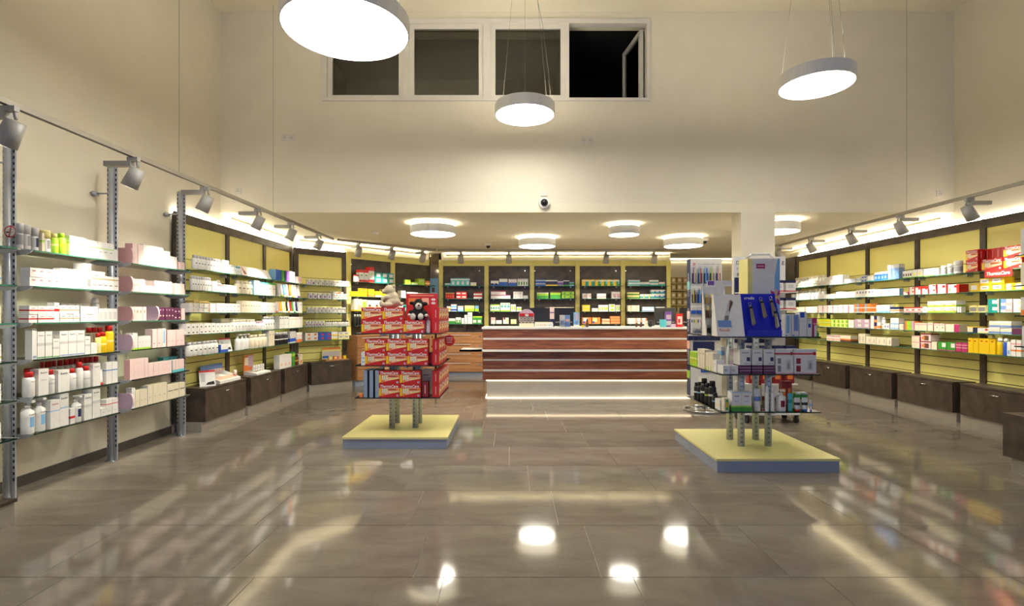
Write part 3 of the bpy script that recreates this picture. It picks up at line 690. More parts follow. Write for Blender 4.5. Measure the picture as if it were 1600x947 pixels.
def vessel(kind, w_, d, h, style):
    """returns [(part name, mesh)], first is the body"""
    key = (kind, round(w_, 4), round(d, 4), round(h, 4), style)
    if key in MC: return MC[key]
    tk = style.split(); base = tk[0][0]; cap = tk[0][1] if len(tk[0]) > 1 else 'W'; lab = tk[1] if len(tk) > 1 else None
    mark = tk[2] if len(tk) > 2 else None
    rx, ry = w_/2*.97, min(d/2, w_/2); out = []
    B = MB(); C = MB(); pn = 'cap'
    if kind == 'jar':
        B.rings([(0, rx*.92, ry*.92), (.03*h, rx*.97, ry*.97), (.15*h, rx*.97, ry*.97), (.55*h, rx*.97, ry*.97), (.62*h, rx*.9, ry*.9)], base, mats=[None, None, lab, None], front={2: mark} if mark else None)
        C.rings([(.62*h, rx, ry), (.95*h, rx, ry), (h, rx*.93, ry*.93)], cap); pn = 'lid'
    elif kind == 'tube':
        B.rings([(.14*h, rx*.82, ry*.8), (.2*h, rx*.86, ry*.8), (.45*h, rx*.92, ry*.6), (.65*h, rx*.96, ry*.4), (.96*h, rx, ry*.08), (h, rx, ry*.06)], base, mats=[None, None, lab, None, None], front={2: mark} if mark else None)
        C.rings([(0, rx*.74, ry*.78), (.14*h, rx*.8, ry*.8)], cap)
    elif kind == 'pump':
        B.rings([(0, rx*.95, ry*.95), (.02*h, rx, ry), (.2*h, rx, ry), (.5*h, rx, ry), (.66*h, rx, ry), (.74*h, rx*.4, ry*.4), (.76*h, rx*.4, ry*.4)], base, mats=[None, None, lab, None, None, None], front={2: mark} if mark else None)
        C.rings([(.76*h, rx*.42, ry*.42), (.84*h, rx*.42, ry*.42), (.85*h, rx*.16, ry*.16), (.94*h, rx*.16, ry*.16)], cap); C.box(-rx*.35, -ry*1.2, .93*h, rx*.35, ry*.35, h, cap); pn = 'pump_head'
    elif kind == 'spray':
        B.rings([(0, rx*.95, ry*.95), (.02*h, rx, ry), (.2*h, rx, ry), (.5*h, rx, ry), (.72*h, rx, ry), (.75*h, rx*.9, ry*.9)], base, mats=[None, None, lab, None, None], front={2: mark} if mark else None)
        C.rings([(.75*h, rx*.92, ry*.92), (.9*h, rx*.85, ry*.85), (.97*h, rx*.6, ry*.6), (h, rx*.35, ry*.35)], cap)
    else:   # bottle
        B.rings([(0, rx*.94, ry*.94), (.02*h, rx, ry), (.38*h, rx, ry), (.46*h, rx, ry), (.7*h, rx, ry), (.77*h, rx*.84, ry*.84), (.79*h, rx*.66, ry*.66)], base, mats=[None, None, lab, None, None, None], front={2: mark} if mark else None)
        C.rings([(.79*h, rx*.74, ry*.74), (.98*h, rx*.72, ry*.72), (h, rx*.64, ry*.64)], cap)
    out = [(None, B.mesh('body')), (pn, C.mesh(pn))]; MC[key] = out
    return out
KINDNAME = dict(box='carton', jar='jar', tube='tube', pump='pump_bottle', spray='spray_bottle', bottle='bottle')
KINDCAT = dict(box='box', jar='jar', tube='tube', pump='bottle', spray='bottle', bottle='bottle')
class Shelf:
    def __init__(s, o, rz, z, phrase, nm='gift_carton'): s.nm = nm; s.o = Vector(o); s.rz = rz; s.z = z; s.d = Vector((math.cos(rz), math.sin(rz))); s.n = Vector((math.sin(rz), -math.cos(rz))); s.ph = phrase
    def t(s, px, sb):
        r = (px-CX)/F; o = s.o-s.n*sb
        return (r*o.y-o.x)/(s.d.x-r*s.d.y)
    def at(s, t, sb): return s.o-s.n*sb+s.d*t
def put(shelf, kind, w_, d, h, style, label, t, sb, dz=0.0, txt=None, turn=0.0, group=None):
    p = shelf.at(t, sb+d/2); loc = (p.x, p.y, shelf.z+dz+.0006); rz = shelf.rz+turn
    if kind == 'box': o = obj(shelf.nm, carton_mesh(w_, d, h, style), None, loc, rz, label, 'box', group or label)
    else:
        parts = vessel(kind, w_, d, h, style)
        o = obj(KINDNAME[kind], parts[0][1], None, loc, rz, label, KINDCAT[kind], group or label)
        for pn, me in parts[1:]: obj(pn, me, o)
    if txt:
        body, v, wf, c = txt
        lettering(body, o, (0, -d/2-.0009-(.0 if kind == 'box' else d*.0), h*v), w_*wf, c, bold=.01)
    return o
def r(shelf, x0, x1, n, hpx, kind, style, desc, rows=1, d=None, sb=.015, gap=.004, txt=None, dz=0.0, jit=0.0):
    t0, t1 = shelf.t(x0, sb), shelf.t(x1, sb); pitch = (t1-t0)/n; w_ = max(pitch-gap, .012)
    Ym = shelf.at((t0+t1)/2, sb).y; h = hpx*Ym/F
    dd = d if d else (min(.11, max(.05, w_*1.1)) if kind == 'box' else min(w_, .075))
    if kind in ('bottle', 'jar', 'pump', 'spray') and not d: dd = min(w_, .07)
    ph = shelf.ph; label = f'{desc} on {ph}' if ph else desc
    for i in range(n):
        for q in range(rows):
            put(shelf, kind, w_, dd, h-.0008, style, label, t0+pitch*(i+.5), sb+random.uniform(0, .006), dz=q*h+dz, txt=txt, turn=random.uniform(-jit, jit))
NTH = ['top', 'second', 'third', 'fourth', 'lowest']
NTH6 = ['top', 'second', 'third', 'fourth', 'fifth', 'lowest']
LA = [Shelf((-3.245, 3.53), LW, z, f'the {NTH6[i]} shelf past the no-smoking sign', nm='skincare_carton') for i, z in enumerate(SZ_G)]
LB = [Shelf((-3.245, 4.45), LW, z, f'the {NTH6[i]} glass shelf of pink rack', nm='skincare_carton') for i, z in enumerate(SZ_G)]
LY = [Shelf((PXL+.285, 5.4), LW, z, f'the {NTH[i]} yellow-wall shelf past the glass rack', nm='cosmetics_carton') for i, z in enumerate(SZ_Y)]
AY = [Shelf(A0-nrm*.25, AR, z, f'the {NTH[i]} shelf of the angled yellow bay', nm='cosmetics_carton') for i, z in enumerate(SZ_Y)]
AK = [Shelf(A0-nrm*.25, AR, z, f'the {NTH[i]} shelf of the angled dark bays', nm='medicine_carton') for i, z in enumerate(SZ_D)]
BK = [[Shelf((BX0+BW*k, BYK-.25), 0, z, f'the {NTH[i]} shelf of the {ORD[k]} dark bay' if i < 3 else f'the low shelf of the {ORD[k]} dark bay', nm='medicine_carton') for i, z in enumerate(SZ_D)] for k in range(5)]
RY = [Shelf((PXR-.27, 9.745), RW, z, f'the {NTH[i]} shelf of the red-box yellow wall', nm='supplement_carton') for i, z in enumerate(SZ_Y)]

# --- glass rack, white goods
s = LA[0]
r(s, 31, 41, 1, 40, 'jar', 'ee E', 'pale grey round tub'); r(s, 41, 54, 1, 39, 'jar', 'ee e E', 'grey-labelled tall round tub')
r(s, 54.5, 65, 1, 36, 'jar', 'We e N', 'white tub with navy print'); r(s, 65.5, 70, 1, 29, 'box', 'C b.5-.6g', 'narrow cream carton with green line')
r(s, 71, 84, 1, 34, 'jar', 'Wy W E', 'white tub with cream lid'); r(s, 85, 95, 1, 31, 'bottle', 'gy y', 'pale lime bottle'); r(s, 96.5, 108, 1, 33, 'bottle', 'gg Y', 'bright green bottle')
r(s, 109, 135, 3, 30, 'box', 'W b.62-.66g', 'tall white carton with thin green line', gap=.001); r(s, 135, 178, 5, 27, 'box', 'W b.6-.64g s.2-.7-.4-.44E', 'white green-line carton with print', gap=.001); r(s, 178.5, 185, 1, 18, 'box', 'W', 'small plain white carton')
s = LA[1]
r(s, 47, 95, 4, 14, 'box', 'W s.3-.7-.6-.66R s.25-.75-.7-.75E', 'small stacked red-smile carton', rows=2, gap=.001)
r(s, 95, 130.5, 4, 30, 'box', 'W b.7-.72E s.3-.7-.55-.6S s.3-.7-.85-.88R', 'tall white carton with blue-grey print', gap=.001)
r(s, 131, 143.5, 1, 20, 'box', 'W s.45-.9-.2-.8E s.1-.25-.1-.25b', 'white carton with grey portrait', rows=2)
r(s, 144, 186, 5, 22, 'box', 'W b.72-.8D s.2-.8-.3-.36Z', 'white carton with gold band', gap=.001); r(s, 145, 165, 2, 6, 'box', 'W', 'flat white carton atop gold-band cartons', dz=22*4.2/810)
s = LA[2]
r(s, 46, 85, 3, 13, 'box', 'W b.38-.54R s.3-.7-.68-.74R', 'white carton with red band', rows=2, gap=.001); r(s, 85, 93.3, 1, 31, 'box', 'W b.55-.68R s.2-.8-.8-.84E', 'taller white carton with red band')
r(s, 93.8, 125, 3, 13, 'box', 'W b.38-.5D s.3-.7-.66-.72Z', 'white carton with beige band', rows=2, gap=.001); r(s, 126, 154, 3, 12, 'box', 'W s.3-.8-.5-.55E s.4-.6-.75-.8P', 'white carton with faint grey print', rows=2, gap=.001)
r(s, 154.5, 184, 4, 20, 'box', 'W s.2-.85-.15-.75e', 'narrow white carton with grey panel'); r(s, 150, 160, 1, 37, 'spray', 'WW W', 'white nozzle bottle', sb=.12)
r(s, 95, 140, 4, 28, 'box', 'W', 'plain white carton behind the beige bands', sb=.145)
s = LA[3]
r(s, 50, 58, 1, 45, 'box', 'W s.15-.9-.04-.12L', 'slim white carton with grey base square'); 
for q in range(2): r(s, 50, 58, 1, 45, 'box', 'W s.15-.9-.04-.12L', 'slim white carton with grey base square', sb=.09+.075*q)
r(s, 59, 82.4, 2, 42, 'box', 'W b.47-.58e b.02-.06G', 'large grey-banded carton with green base', txt=('Eucerin', .86, .62, 'K')); r(s, 83, 94, 1, 29, 'box', 'W b.45-.56e b.02-.07G', 'smaller white carton with grey band', txt=('Eucerin', .86, .62, 'K'))
r(s, 94.5, 132.5, 3, 39, 'box', 'W b.5-.6e s.0-.98-.03-.07S', 'large grey-banded carton with blue base', txt=('Eucerin', .87, .62, 'K'), gap=.001); r(s, 133, 142, 1, 28, 'box', 'W b.45-.56e', 'narrow white carton with grey band', txt=('Eucerin', .84, .62, 'K'))
r(s, 143, 153, 1, 17, 'box', 'W', 'short plain white carton'); r(s, 153.5, 160.6, 1, 31, 'bottle', 'yR C', 'pale yellow bottle with red cap'); r(s, 161, 171, 1, 32, 'bottle', 'YR y', 'short yellow oil bottle with red cap'); r(s, 171.5, 182.6, 1, 41, 'bottle', 'YR y', 'tall yellow oil bottle with red cap')
r(s, 140, 165, 3, 38, 'bottle', 'CR C', 'red-capped bottle behind the yellow oil', sb=.145)
s = LA[4]
for q in range(3): r(s, 45, 60, 1, 39, 'bottle', 'WR W', 'red-capped bottle at the shelf end', sb=.015+.075*q, txt=('Eucerin', .62, .5, 'K') if q == 0 else None)
r(s, 61, 77.5, 1, 41, 'box', 'W s.2-.8-.55-.6e', 'tall white carton between red-capped bottles', d=.06, txt=('Eucerin', .86, .6, 'K')); r(s, 78.5, 91, 1, 37, 'bottle', 'WR e', 'white bottle with bright red cap', txt=('Eucerin', .6, .5, 'K'))
r(s, 92, 110, 1, 34, 'box', 'W', 'wide white carton', txt=('Eucerin', .84, .6, 'K')); r(s, 111, 124, 1, 33, 'bottle', 'WR W', 'squat white bottle with red cap', txt=('Eucerin', .55, .5, 'K')); r(s, 124.5, 134, 1, 41, 'bottle', 'WR W', 'tall white bottle with red cap')
r(s, 134.5, 145, 1, 33, 'bottle', 'WR e', 'small white bottle with red cap'); r(s, 145.5, 157.5, 1, 35, 'box', 'W', 'white carton with dark script', txt=('Eucerin', .86, .6, 'K')); r(s, 158, 166, 1, 24, 'tube', 'WR', 'white tube standing on red cap'); r(s, 167, 185, 2, 33, 'box', 'W b.6-.66S', 'white carton with blue line')
r(s, 66, 92, 4, 44, 'bottle', 'WR W', 'back-row white bottle with red cap', sb=.21); r(s, 95, 158, 8, 41, 'bottle', 'WR W', 'back-row white bottle with red cap', sb=.21)
s = LA[5]
r(s, 43, 60.6, 1, 52, 'pump', 'WW W b', 'white pump bottle with blue print', txt=('Eucerin', .58, .6, 'K')); r(s, 43, 60.6, 1, 50, 'pump', 'WW W b', 'white pump bottle with blue print', sb=.12)
r(s, 61.5, 77.6, 1, 52, 'pump', 'WW W b', 'slim white pump bottle with blue print', txt=('Eucerin', .58, .6, 'K')); r(s, 78.5, 94, 1, 44, 'box', 'W b.6-.63b', 'white carton with pale blue line', txt=('Eucerin', .86, .62, 'R')); r(s, 94.5, 109, 1, 50, 'box', 'W b.55-.58b', 'tallest white carton with pale blue line', txt=('Eucerin', .86, .7, 'K'))
r(s, 110, 118, 1, 24, 'box', 'W b.35-.5R', 'small white carton with red band'); r(s, 119, 131.6, 1, 41, 'pump', 'WW W N', 'white bottle with navy stripe', txt=('Eucerin', .6, .6, 'K')); r(s, 132.5, 145, 1, 40, 'box', 'W b.5-.6e', 'white carton with grey haze band', txt=('Eucerin', .86, .6, 'K')); r(s, 145, 157.5, 1, 45, 'box', 'W b.5-.6e', 'tall white carton with grey haze band', txt=('Eucerin', .88, .65, 'K'))
r(s, 158, 185, 3, 12, 'box', 'W s.2-.8-.4-.5e', 'low white carton', gap=.002); r(s, 166, 185, 2, 12, 'box', 'W b.3-.4R', 'upper low white carton with red line', dz=12*4.2/810)
for i in range(6): r(Shelf((-3.245, 2.6), LW, SZ_G[i], f'the {NTH6[i]} glass shelf before no-smoking sign'), -14, 3, 1, 30-i, 'box', ['W b.5-.6e', 'W b.3-.4b', 'C', 'W b.2-.3D', 'W b.6-.7e', 'W'][i], 'white carton at the rack end', sb=.1)
# --- glass rack, pink goods
def divider(shelf, y, hpx, col, desc):
    h = hpx*y/F; m = MB(); pr = [(-.21, 0), (-.03, 0)]; n = 8
    for i in range(n+1):
        a = -math.pi/2+math.pi*i/n; pr.append((-.03+.028*math.cos(a), h/2+h/2*math.sin(a)))
    pr += [(-.21, h)]
    i0 = 0; m.v += [(a, 0, b) for a, b in pr]+[(a, .018, b) for a, b in pr]; k = m.mi(pm(col)); k2 = m.mi(pm('p')); nn = len(pr)
    m.f.append(tuple(range(nn))); m.f.append(tuple(reversed(range(nn, 2*nn)))); m.m += [k, k]; m.sm += [False, False]
    for j in range(nn): m.f.append((j, nn+j, nn+(j+1) % nn, (j+1) % nn)); m.m.append(k2); m.sm.append(False)
    m.build('shelf_divider', None, loc=(-3.245, y, shelf.z+.0006), label=f'{desc} on {shelf.ph}', cat='divider', group='rounded dividers in the pink carton rack')
s = LB[0]; divider(s, 4.455, 24, 'P', 'rounded pink divider')
r(s, 207.5, 223, 2, 31, 'box', 'pP', 'tall blush carton', gap=.001); r(s, 223.5, 256, 4, 31, 'box', 'Wp', 'tall white carton with blush sides', gap=.001); r(s, 256.5, 266, 1, 26, 'box', 'Wp', 'mid-height white blush carton'); r(s, 266.5, 277, 1, 19, 'box', 'Wp', 'low white blush carton'); r(s, 279, 289, 2, 12, 'box', 'pP', 'little pink carton', gap=.002)
s = LB[1]; divider(s, 4.455, 24, 'P', 'rounded pink divider')
r(s, 207, 241, 3, 11, 'box', 'p b.0-.15P', 'flat pink carton', gap=.001); r(s, 207, 227.5, 2, 9.5, 'box', 'pW', 'flat blush carton on top of pink ones', dz=.0612); r(s, 242, 270, 2, 9.5, 'box', 'pW b.0-.1P', 'stacked flat blush carton', rows=2, gap=.001); r(s, 273, 289, 2, 8.5, 'box', 'p', 'small stacked blush carton', rows=2, gap=.001)
s = LB[2]; divider(s, 4.455, 22, 'P', 'rounded pink divider')
r(s, 207, 229, 4, 22, 'box', 'p s.35-.65-.55-.75O', 'cream-pink carton with orange figure', gap=.001); divider(s, 4.78, 22, 'v', 'rounded mauve divider'); r(s, 249, 272, 5, 20, 'box', 'u s.3-.7-.3-.4p s.35-.65-.75-.85v', 'plum purple carton', gap=.0015); r(s, 272.5, 283, 2, 9.5, 'box', 'u s.3-.7-.3-.5p', 'short stacked plum carton', rows=2); r(s, 283.5, 289, 1, 18, 'box', 'pP', 'slim pink carton')
s = LB[3]; divider(s, 4.455, 24, 'v', 'rounded mauve divider')
r(s, 208, 216, 1, 26, 'box', 'W b.0-.1g', 'tall white carton with lime base'); r(s, 216, 236, 4, 20, 'box', 'W b.0-.12g s.3-.7-.5-.6e', 'short white carton with lime base', gap=.001); r(s, 239, 253.6, 2, 29, 'box', 'p s.2-.5-.2-.25E', 'tall peach-pink carton', gap=.001); r(s, 254, 260, 1, 29, 'box', 'W s.3-.7-.2-.9b', 'white carton with blue panel'); r(s, 261.5, 289, 4, 25, 'box', 'pP s.2-.4-.3-.35E', 'square pink carton', gap=.001)
s = LB[4]
r(s, 203, 232, 5, 31, 'box', 'pP s.2-.4-.35-.4P', 'tall pink carton', gap=.001); r(s, 232.5, 269, 5, 20, 'box', 'pP s.2-.4-.3-.35P', 'short pink carton', gap=.001); r(s, 270, 288.5, 4, 19, 'box', 'pt b.0-.2t', 'pale carton with turquoise base', gap=.002); r(s, 255, 277, 4, 22, 'box', 'tT', 'turquoise carton in the back row', sb=.14)
s = LB[5]; divider(s, 4.455, 24, 'v', 'rounded mauve divider')
r(s, 206, 212, 1, 32, 'box', 'We', 'tall white carton next to the divider'); r(s, 212.5, 231, 3, 26, 'box', 'Ce s.3-.5-.35-.4E', 'low cream carton', gap=.001); r(s, 231.5, 261, 4, 29, 'box', 'Ce s.3-.5-.35-.4E', 'tall cream carton', gap=.001); r(s, 261.5, 289, 3, 22, 'box', 'Ce s.1-.9-.55-.6K', 'cream carton with dark line', gap=.001)
# --- yellow bays past the glass rack
s = LY[0]
r(s, 305, 346, 9, 21, 'bottle', 'We W K', 'tall white bottle with dark print', gap=.002); r(s, 347, 358, 2, 20, 'box', 'W s.4-.6-.45-.5E', 'white carton'); r(s, 360, 371, 3, 14, 'bottle', 'WW W E', 'short white bottle'); r(s, 371.5, 378, 2, 13, 'bottle', 'Wt W E', 'short white bottle with green cap')
r(s, 431, 440, 2, 17, 'box', 'Bb s.1-.9-.1-.9B', 'blue book-like pack'); r(s, 440.5, 445, 1, 17, 'box', 'GT', 'dark green book-like pack'); r(s, 445.5, 448, 1, 17, 'box', 'N', 'navy book-like pack'); r(s, 448.5, 452, 1, 17, 'box', 'V', 'purple book-like pack'); r(s, 452.5, 461, 2, 17, 'box', 'Wv', 'white book-like pack')
s = LY[1]
r(s, 301, 332, 8, 22, 'bottle', 'We W K', 'tall white bottle with dark print', gap=.002); r(s, 333, 340, 1, 8, 'box', 'W s.3-.7-.3-.6E', 'small white jar carton', rows=2); r(s, 341, 349, 2, 9, 'box', 'W s.3-.7-.3-.6E', 'low white jar carton'); r(s, 342, 349, 1, 20, 'bottle', 'WC W Z', 'cream-capped bottle', sb=.1); r(s, 350, 371, 3, 12, 'box', 'Wp s.3-.6-.2-.3E', 'flat white carton', gap=.002)
r(s, 373, 397, 4, 20, 'bottle', 'CC C K', 'cream bottle with dark print'); r(s, 397.5, 406, 2, 22, 'box', 'Wb s.3-.7-.5-.55E', 'tall white carton'); r(s, 406.5, 419, 3, 20, 'box', 'W b.86-1t s.3-.7-.5-.55R', 'white carton with turquoise top'); r(s, 419.5, 431, 2, 20, 'box', 'W b.86-1G s.3-.7-.5-.55R', 'white carton with green top')
for i, c in enumerate('egbqOYCV'): r(s, 437+4.4*i, 441+4.4*i, 1, 20, 'tube', 'W'+c if i % 2 else c+'W', f'{["grey","lime","light blue","peach","orange","yellow","cream","violet"][i]} upright tube')
s = LY[2]
r(s, 296, 327, 4, 7, 'box', 'e s.7-.9-.2-.8D', 'long grey-white carton', rows=2, gap=.002); r(s, 303, 326, 3, 3.5, 'box', 'D', 'flat gold carton', dz=14*5.8/810, gap=.002); r(s, 328, 338, 4, 14, 'box', 'Wq', 'slim white-peach carton'); r(s, 339, 376, 6, 7, 'box', 'W s.3-.7-.3-.5E', 'small stacked jar carton', rows=2, gap=.002)
r(s, 378.5, 407, 7, 18, 'box', 'C s.3-.7-.55-.62K', 'tall cream carton', gap=.002); r(s, 407.5, 431, 5, 16, 'box', 'W s.3-.7-.6-.66E s.3-.7-.1-.15R', 'white carton with grey print', gap=.002)
for i, c in enumerate('OqYCyKORGGN'): r(s, 434+3.05*i, 436.8+3.05*i, 1, 17, 'tube', f'{c}W' if i % 3 else f'W{c}', f'slender {NAMES[c].replace("_"," ")} tube')
r(s, 468, 473, 1, 17, 'box', 'W s.3-.7-.7-.8E', 'narrow white carton')
s = LY[3]
r(s, 292, 337, 7, 8.3, 'box', 'W s.3-.7-.25-.45K', 'small jar carton with dark print', rows=2, gap=.002); r(s, 338, 366, 5, 7.2, 'box', 'W s.3-.7-.25-.45Z', 'small jar carton with brown print', rows=2, gap=.002); r(s, 367, 402, 7, 18, 'bottle', 'WC W E', 'pale flip-top bottle', gap=.002); r(s, 402.5, 414, 4, 14, 'bottle', 'Wv W V', 'white bottle with violet base'); r(s, 414.5, 431, 4, 20, 'bottle', 'We W K', 'large white bottle with dark print')
r(s, 345, 385, 6, 20, 'box', 'CW', 'pale back-row carton', sb=.14)
r(s, 437, 451, 4, 19, 'box', 'W s.2-.8-.8-.88K s.4-.6-.3-.4E', 'tall white carton with dark heading'); r(s, 451.5, 473, 6, 17, 'box', 'W s.2-.8-.78-.84D s.4-.6-.1-.2Y', 'cream-white carton with gold heading')
s = LY[4]
r(s, 297, 344, 7, 21, 'bottle', 'We W K', 'broad white bottle with dark print', gap=.003); r(s, 345.5, 357, 1, 12, 'box', 'WB b.0-.35B', 'white and blue carton'); r(s, 373, 391.6, 3, 24, 'pump', 'WW W', 'white pump bottle'); r(s, 393, 419.6, 4, 20, 'bottle', 'CC C', 'cream bottle'); r(s, 420, 429.7, 2, 24, 'box', 'Ce s.3-.7-.7-.75E', 'tall cream carton')
r(s, 434, 451.4, 5, 19, 'bottle', 'KW W', 'dark amber bottle with white cap'); r(s, 453, 463, 3, 18, 'box', 'e b.1-.4B', 'pale carton with blue base'); r(s, 463.5, 472.5, 3, 15, 'box', 'W b.0-.3O s.4-.6-.5-.8O', 'white and orange carton')
# --- angled yellow bay
s = AY[0]; r(s, 480, 494, 2, 9, 'jar', 'WW W V', 'white jar with violet label'); r(s, 494.5, 547, 8, 8.5, 'jar', 'WW W E', 'white jar', gap=.008)
s = AY[1]; r(s, 482, 519, 5, 9, 'jar', 'WW W V', 'white jar with violet label', gap=.008); r(s, 520.6, 544, 4, 8.5, 'jar', 'WW W E', 'white jar', gap=.006); r(s, 521, 537, 1, 12, 'box', 'W s.3-.7-.5-.9O', 'white carton with orange picture', sb=.12)
s = AY[2]; r(s, 480, 542, 10, 8.5, 'jar', 'WW W E', 'white jar', gap=.006)
s = AY[3]; r(s, 477, 508, 6, 9, 'jar', 'WW W V', 'white jar with violet label', gap=.008); r(s, 508.5, 546, 11, 8.5, 'bottle', 'WK W E', 'tiny white bottle with black cap', gap=.003)
s = AY[4]; r(s, 477, 497, 2, 6, 'box', 'W s.4-.8-.3-.8O', 'white carton with orange fruit', rows=2); r(s, 497.5, 517, 2, 6, 'box', 'B s.5-.9-.2-.7R', 'blue carton with red picture', rows=2); r(s, 518, 528, 1, 6, 'box', 'W b.0-.3Y', 'white and yellow carton', rows=2); r(s, 529, 546, 2, 5.6, 'box', 'W b.0-.4y s.2-.7-.5-.8E', 'white and pale yellow carton', rows=2)
# --- angled dark bays
s = AK[0]
r(s, 554.5, 561, 2, 11, 'box', 'W b.0-.2P b.8-1R', 'small red and white carton'); r(s, 561.5, 576, 2, 19, 'box', 'W b.0-.18R b.78-1R s.3-.7-.5-.6G', 'tall red and white carton'); r(s, 576.5, 585, 1, 24, 'box', 'W b.0-.18R b.75-1R s.3-.7-.5-.6g', 'tallest red and white carton'); r(s, 585.5, 615.5, 3, 8, 'box', 'T s.3-.9-.15-.8W', 'teal carton with white wave', rows=2)
r(s, 633, 642, 3, 7.5, 'box', 'g', 'lime green carton', gap=.001); r(s, 644, 653, 1, 4, 'box', 'g b.2-.6W', 'flat lime and white carton'); r(s, 654, 664, 1, 10, 'box', 'g s.1-.9-.6-.75W', 'big lime green carton'); r(s, 665, 672, 1, 7, 'box', 'O b.3-.6y', 'orange carton')
s = AK[1]
r(s, 549, 562, 3, 8, 'box', 'Y', 'low yellow carton', gap=.002); r(s, 563, 574, 2, 13, 'box', 'Y s.2-.6-.7-.8y', 'tall yellow carton', gap=.002); r(s, 575, 585, 2, 12, 'box', 'Y b.0-.3O', 'yellow carton with orange base', gap=.002); r(s, 586, 597, 2, 9, 'box', 'Y b.0-.3P', 'yellow carton with pink base', gap=.002); r(s, 598, 615, 3, 12, 'box', 'Y', 'tall yellow carton behind the white bear', gap=.002)
r(s, 627, 634, 1, 11, 'box', 'W s.2-.8-.75-.95b', 'white carton with blue top'); r(s, 636, 653, 3, 9, 'box', 'W s.4-.7-.2-.8b', 'white and light blue carton'); r(s, 655, 672, 4, 8, 'box', 'W s.2-.5-.3-.7R', 'white carton with red mark')
s = AK[2]
r(s, 554, 566, 1, 19, 'box', 'C b.0-.1Y s.4-.9-.1-.5q', 'cream baby food carton'); r(s, 566.5, 573, 1, 18, 'box', 'C s.1-.9-.3-.8g', 'cream and green carton'); r(s, 574, 596, 2, 17, 'box', 'W s.1-.9-.1-.5q s.2-.5-.4-.6Z', 'white carton with child picture'); r(s, 624, 630, 1, 14, 'box', 'pP', 'pink carton behind the plush animals'); r(s, 630.5, 638, 1, 10, 'jar', 'TT t', 'round teal tin'); r(s, 640, 672, 5, 8, 'box', 'W b.0-.3b', 'white carton with pale blue base')
s = AK[3]; r(s, 554, 566, 3, 17, 'bottle', 'KW', 'black bottle with white cap'); r(s, 567, 580, 2, 14, 'box', 'Y', 'yellow carton')
# --- dark bays behind the counter
s = BK[0][0]; r(s, 695, 703.5, 1, 4.5, 'box', 'T b.5-.8W', 'flat teal carton'); r(s, 704, 734, 4, 12, 'box', 't s.3-.8-.15-.6W b.75-.9W', 'turquoise carton with white figure', gap=.001); r(s, 735, 744, 1, 5.5, 'box', 'W b.0-.3y', 'flat white carton')
s = BK[0][1]; r(s, 696, 710, 4, 9.5, 'box', 'R b.8-1D s.2-.7-.3-.5O', 'orange-red carton', gap=.001); r(s, 712.7, 729.4, 2, 5.4, 'box', 'R s.1-.8-.3-.7W', 'red carton with white lettering', rows=2, gap=.001); r(s, 740, 753, 2, 10, 'box', 'W b.3-.55R b.8-1R', 'white carton with red bands', gap=.001)
s = BK[0][2]; r(s, 698, 704, 1, 8, 'box', 'W b.2-.6Y', 'white and yellow carton'); r(s, 704.5, 713.3, 1, 11, 'box', 'W b.1-.35B b.55-.8b', 'white carton with blue bands'); r(s, 715, 724, 1, 9, 'box', 'b b.35-.5W b.7-.9q', 'light blue and white carton'); r(s, 726, 741, 3, 9, 'box', 'y b.0-.5g', 'green and yellow carton', gap=.001); r(s, 742, 748, 1, 9, 'box', 'b b.0-.5g', 'blue and green carton')
s = BK[0][3]; r(s, 701, 711, 3, 8.5, 'box', 'W b.0-.5G', 'white carton with green leaf base', gap=.001); r(s, 712, 720, 2, 10, 'box', 'W b.0-.25G s.2-.8-.3-.6G', 'taller white carton with green base', gap=.001); r(s, 721, 725, 1, 9, 'box', 'Wv', 'small white carton'); r(s, 725.5, 730, 1, 14, 'box', 'W s.3-.7-.1-.2E', 'mid white carton'); r(s, 730.5, 738, 1, 18, 'box', 'W s.2-.8-.6-.66E', 'tall white carton'); r(s, 738.5, 753, 2, 12, 'box', 'G b.8-1g s.1-.8-.15-.5W', 'dark green carton', gap=.001)
s = BK[1][0]; r(s, 767, 779, 2, 8, 'box', 'W b.0-.35B s.0-.7-.2-.5N', 'white carton with navy wave', gap=.001); r(s, 780, 793, 3, 11, 'box', 'W b.0-.55B', 'white and bright blue carton', gap=.001); r(s, 794.5, 807.5, 3, 10.5, 'box', 'W b.0-.5B s.0-.3-.4-.7P', 'white and blue carton with pink mark', gap=.001); r(s, 808.6, 825, 4, 11, 'box', 'W s.3-.8-.1-.6G b.85-.9E', 'white carton with green stalk', gap=.001)
s = BK[1][1]; r(s, 767, 797.5, 4, 6, 'box', 'W b.8-1M', 'flat white carton with magenta edge', gap=.001); r(s, 767, 790, 3, 6, 'box', 'W b.8-1M', 'flat white carton with magenta edge', dz=6*10.4/810, gap=.001); r(s, 802, 817, 2, 5.5, 'box', 'W s.4-.5-.3-.7R', 'white carton with red dot', rows=2, gap=.001); r(s, 817.5, 825, 1, 5, 'box', 'W', 'low white carton')
s = BK[1][2]; r(s, 766, 781, 4, 11, 'box', 'W b.0-.15g b.85-1g s.2-.8-.35-.6T', 'white and green carton', gap=.001); r(s, 782, 797, 3, 13.3, 'box', 'W b.0-.15g s.2-.8-.45-.7T s.3-.9-.8-.9G', 'tall white and green carton', gap=.001); r(s, 798, 806, 2, 11, 'box', 'W s.2-.8-.2-.8g', 'white carton with lime panel', gap=.001); r(s, 807, 815, 1, 7, 'box', 'W b.3-.7g', 'low white and lime carton')
s = BK[1][3]; r(s, 767, 774, 1, 10, 'box', 'p b.6-.9P', 'pink carton'); r(s, 775, 784, 1, 5.5, 'box', 'Wp', 'flat white carton'); r(s, 786, 795, 1, 9.5, 'box', 'W s.1-.4-.7-1r s.6-.9-.2-.8y', 'white carton with red top'); r(s, 798, 807, 1, 7, 'box', 'y b.5-.8p', 'low green and pink carton')
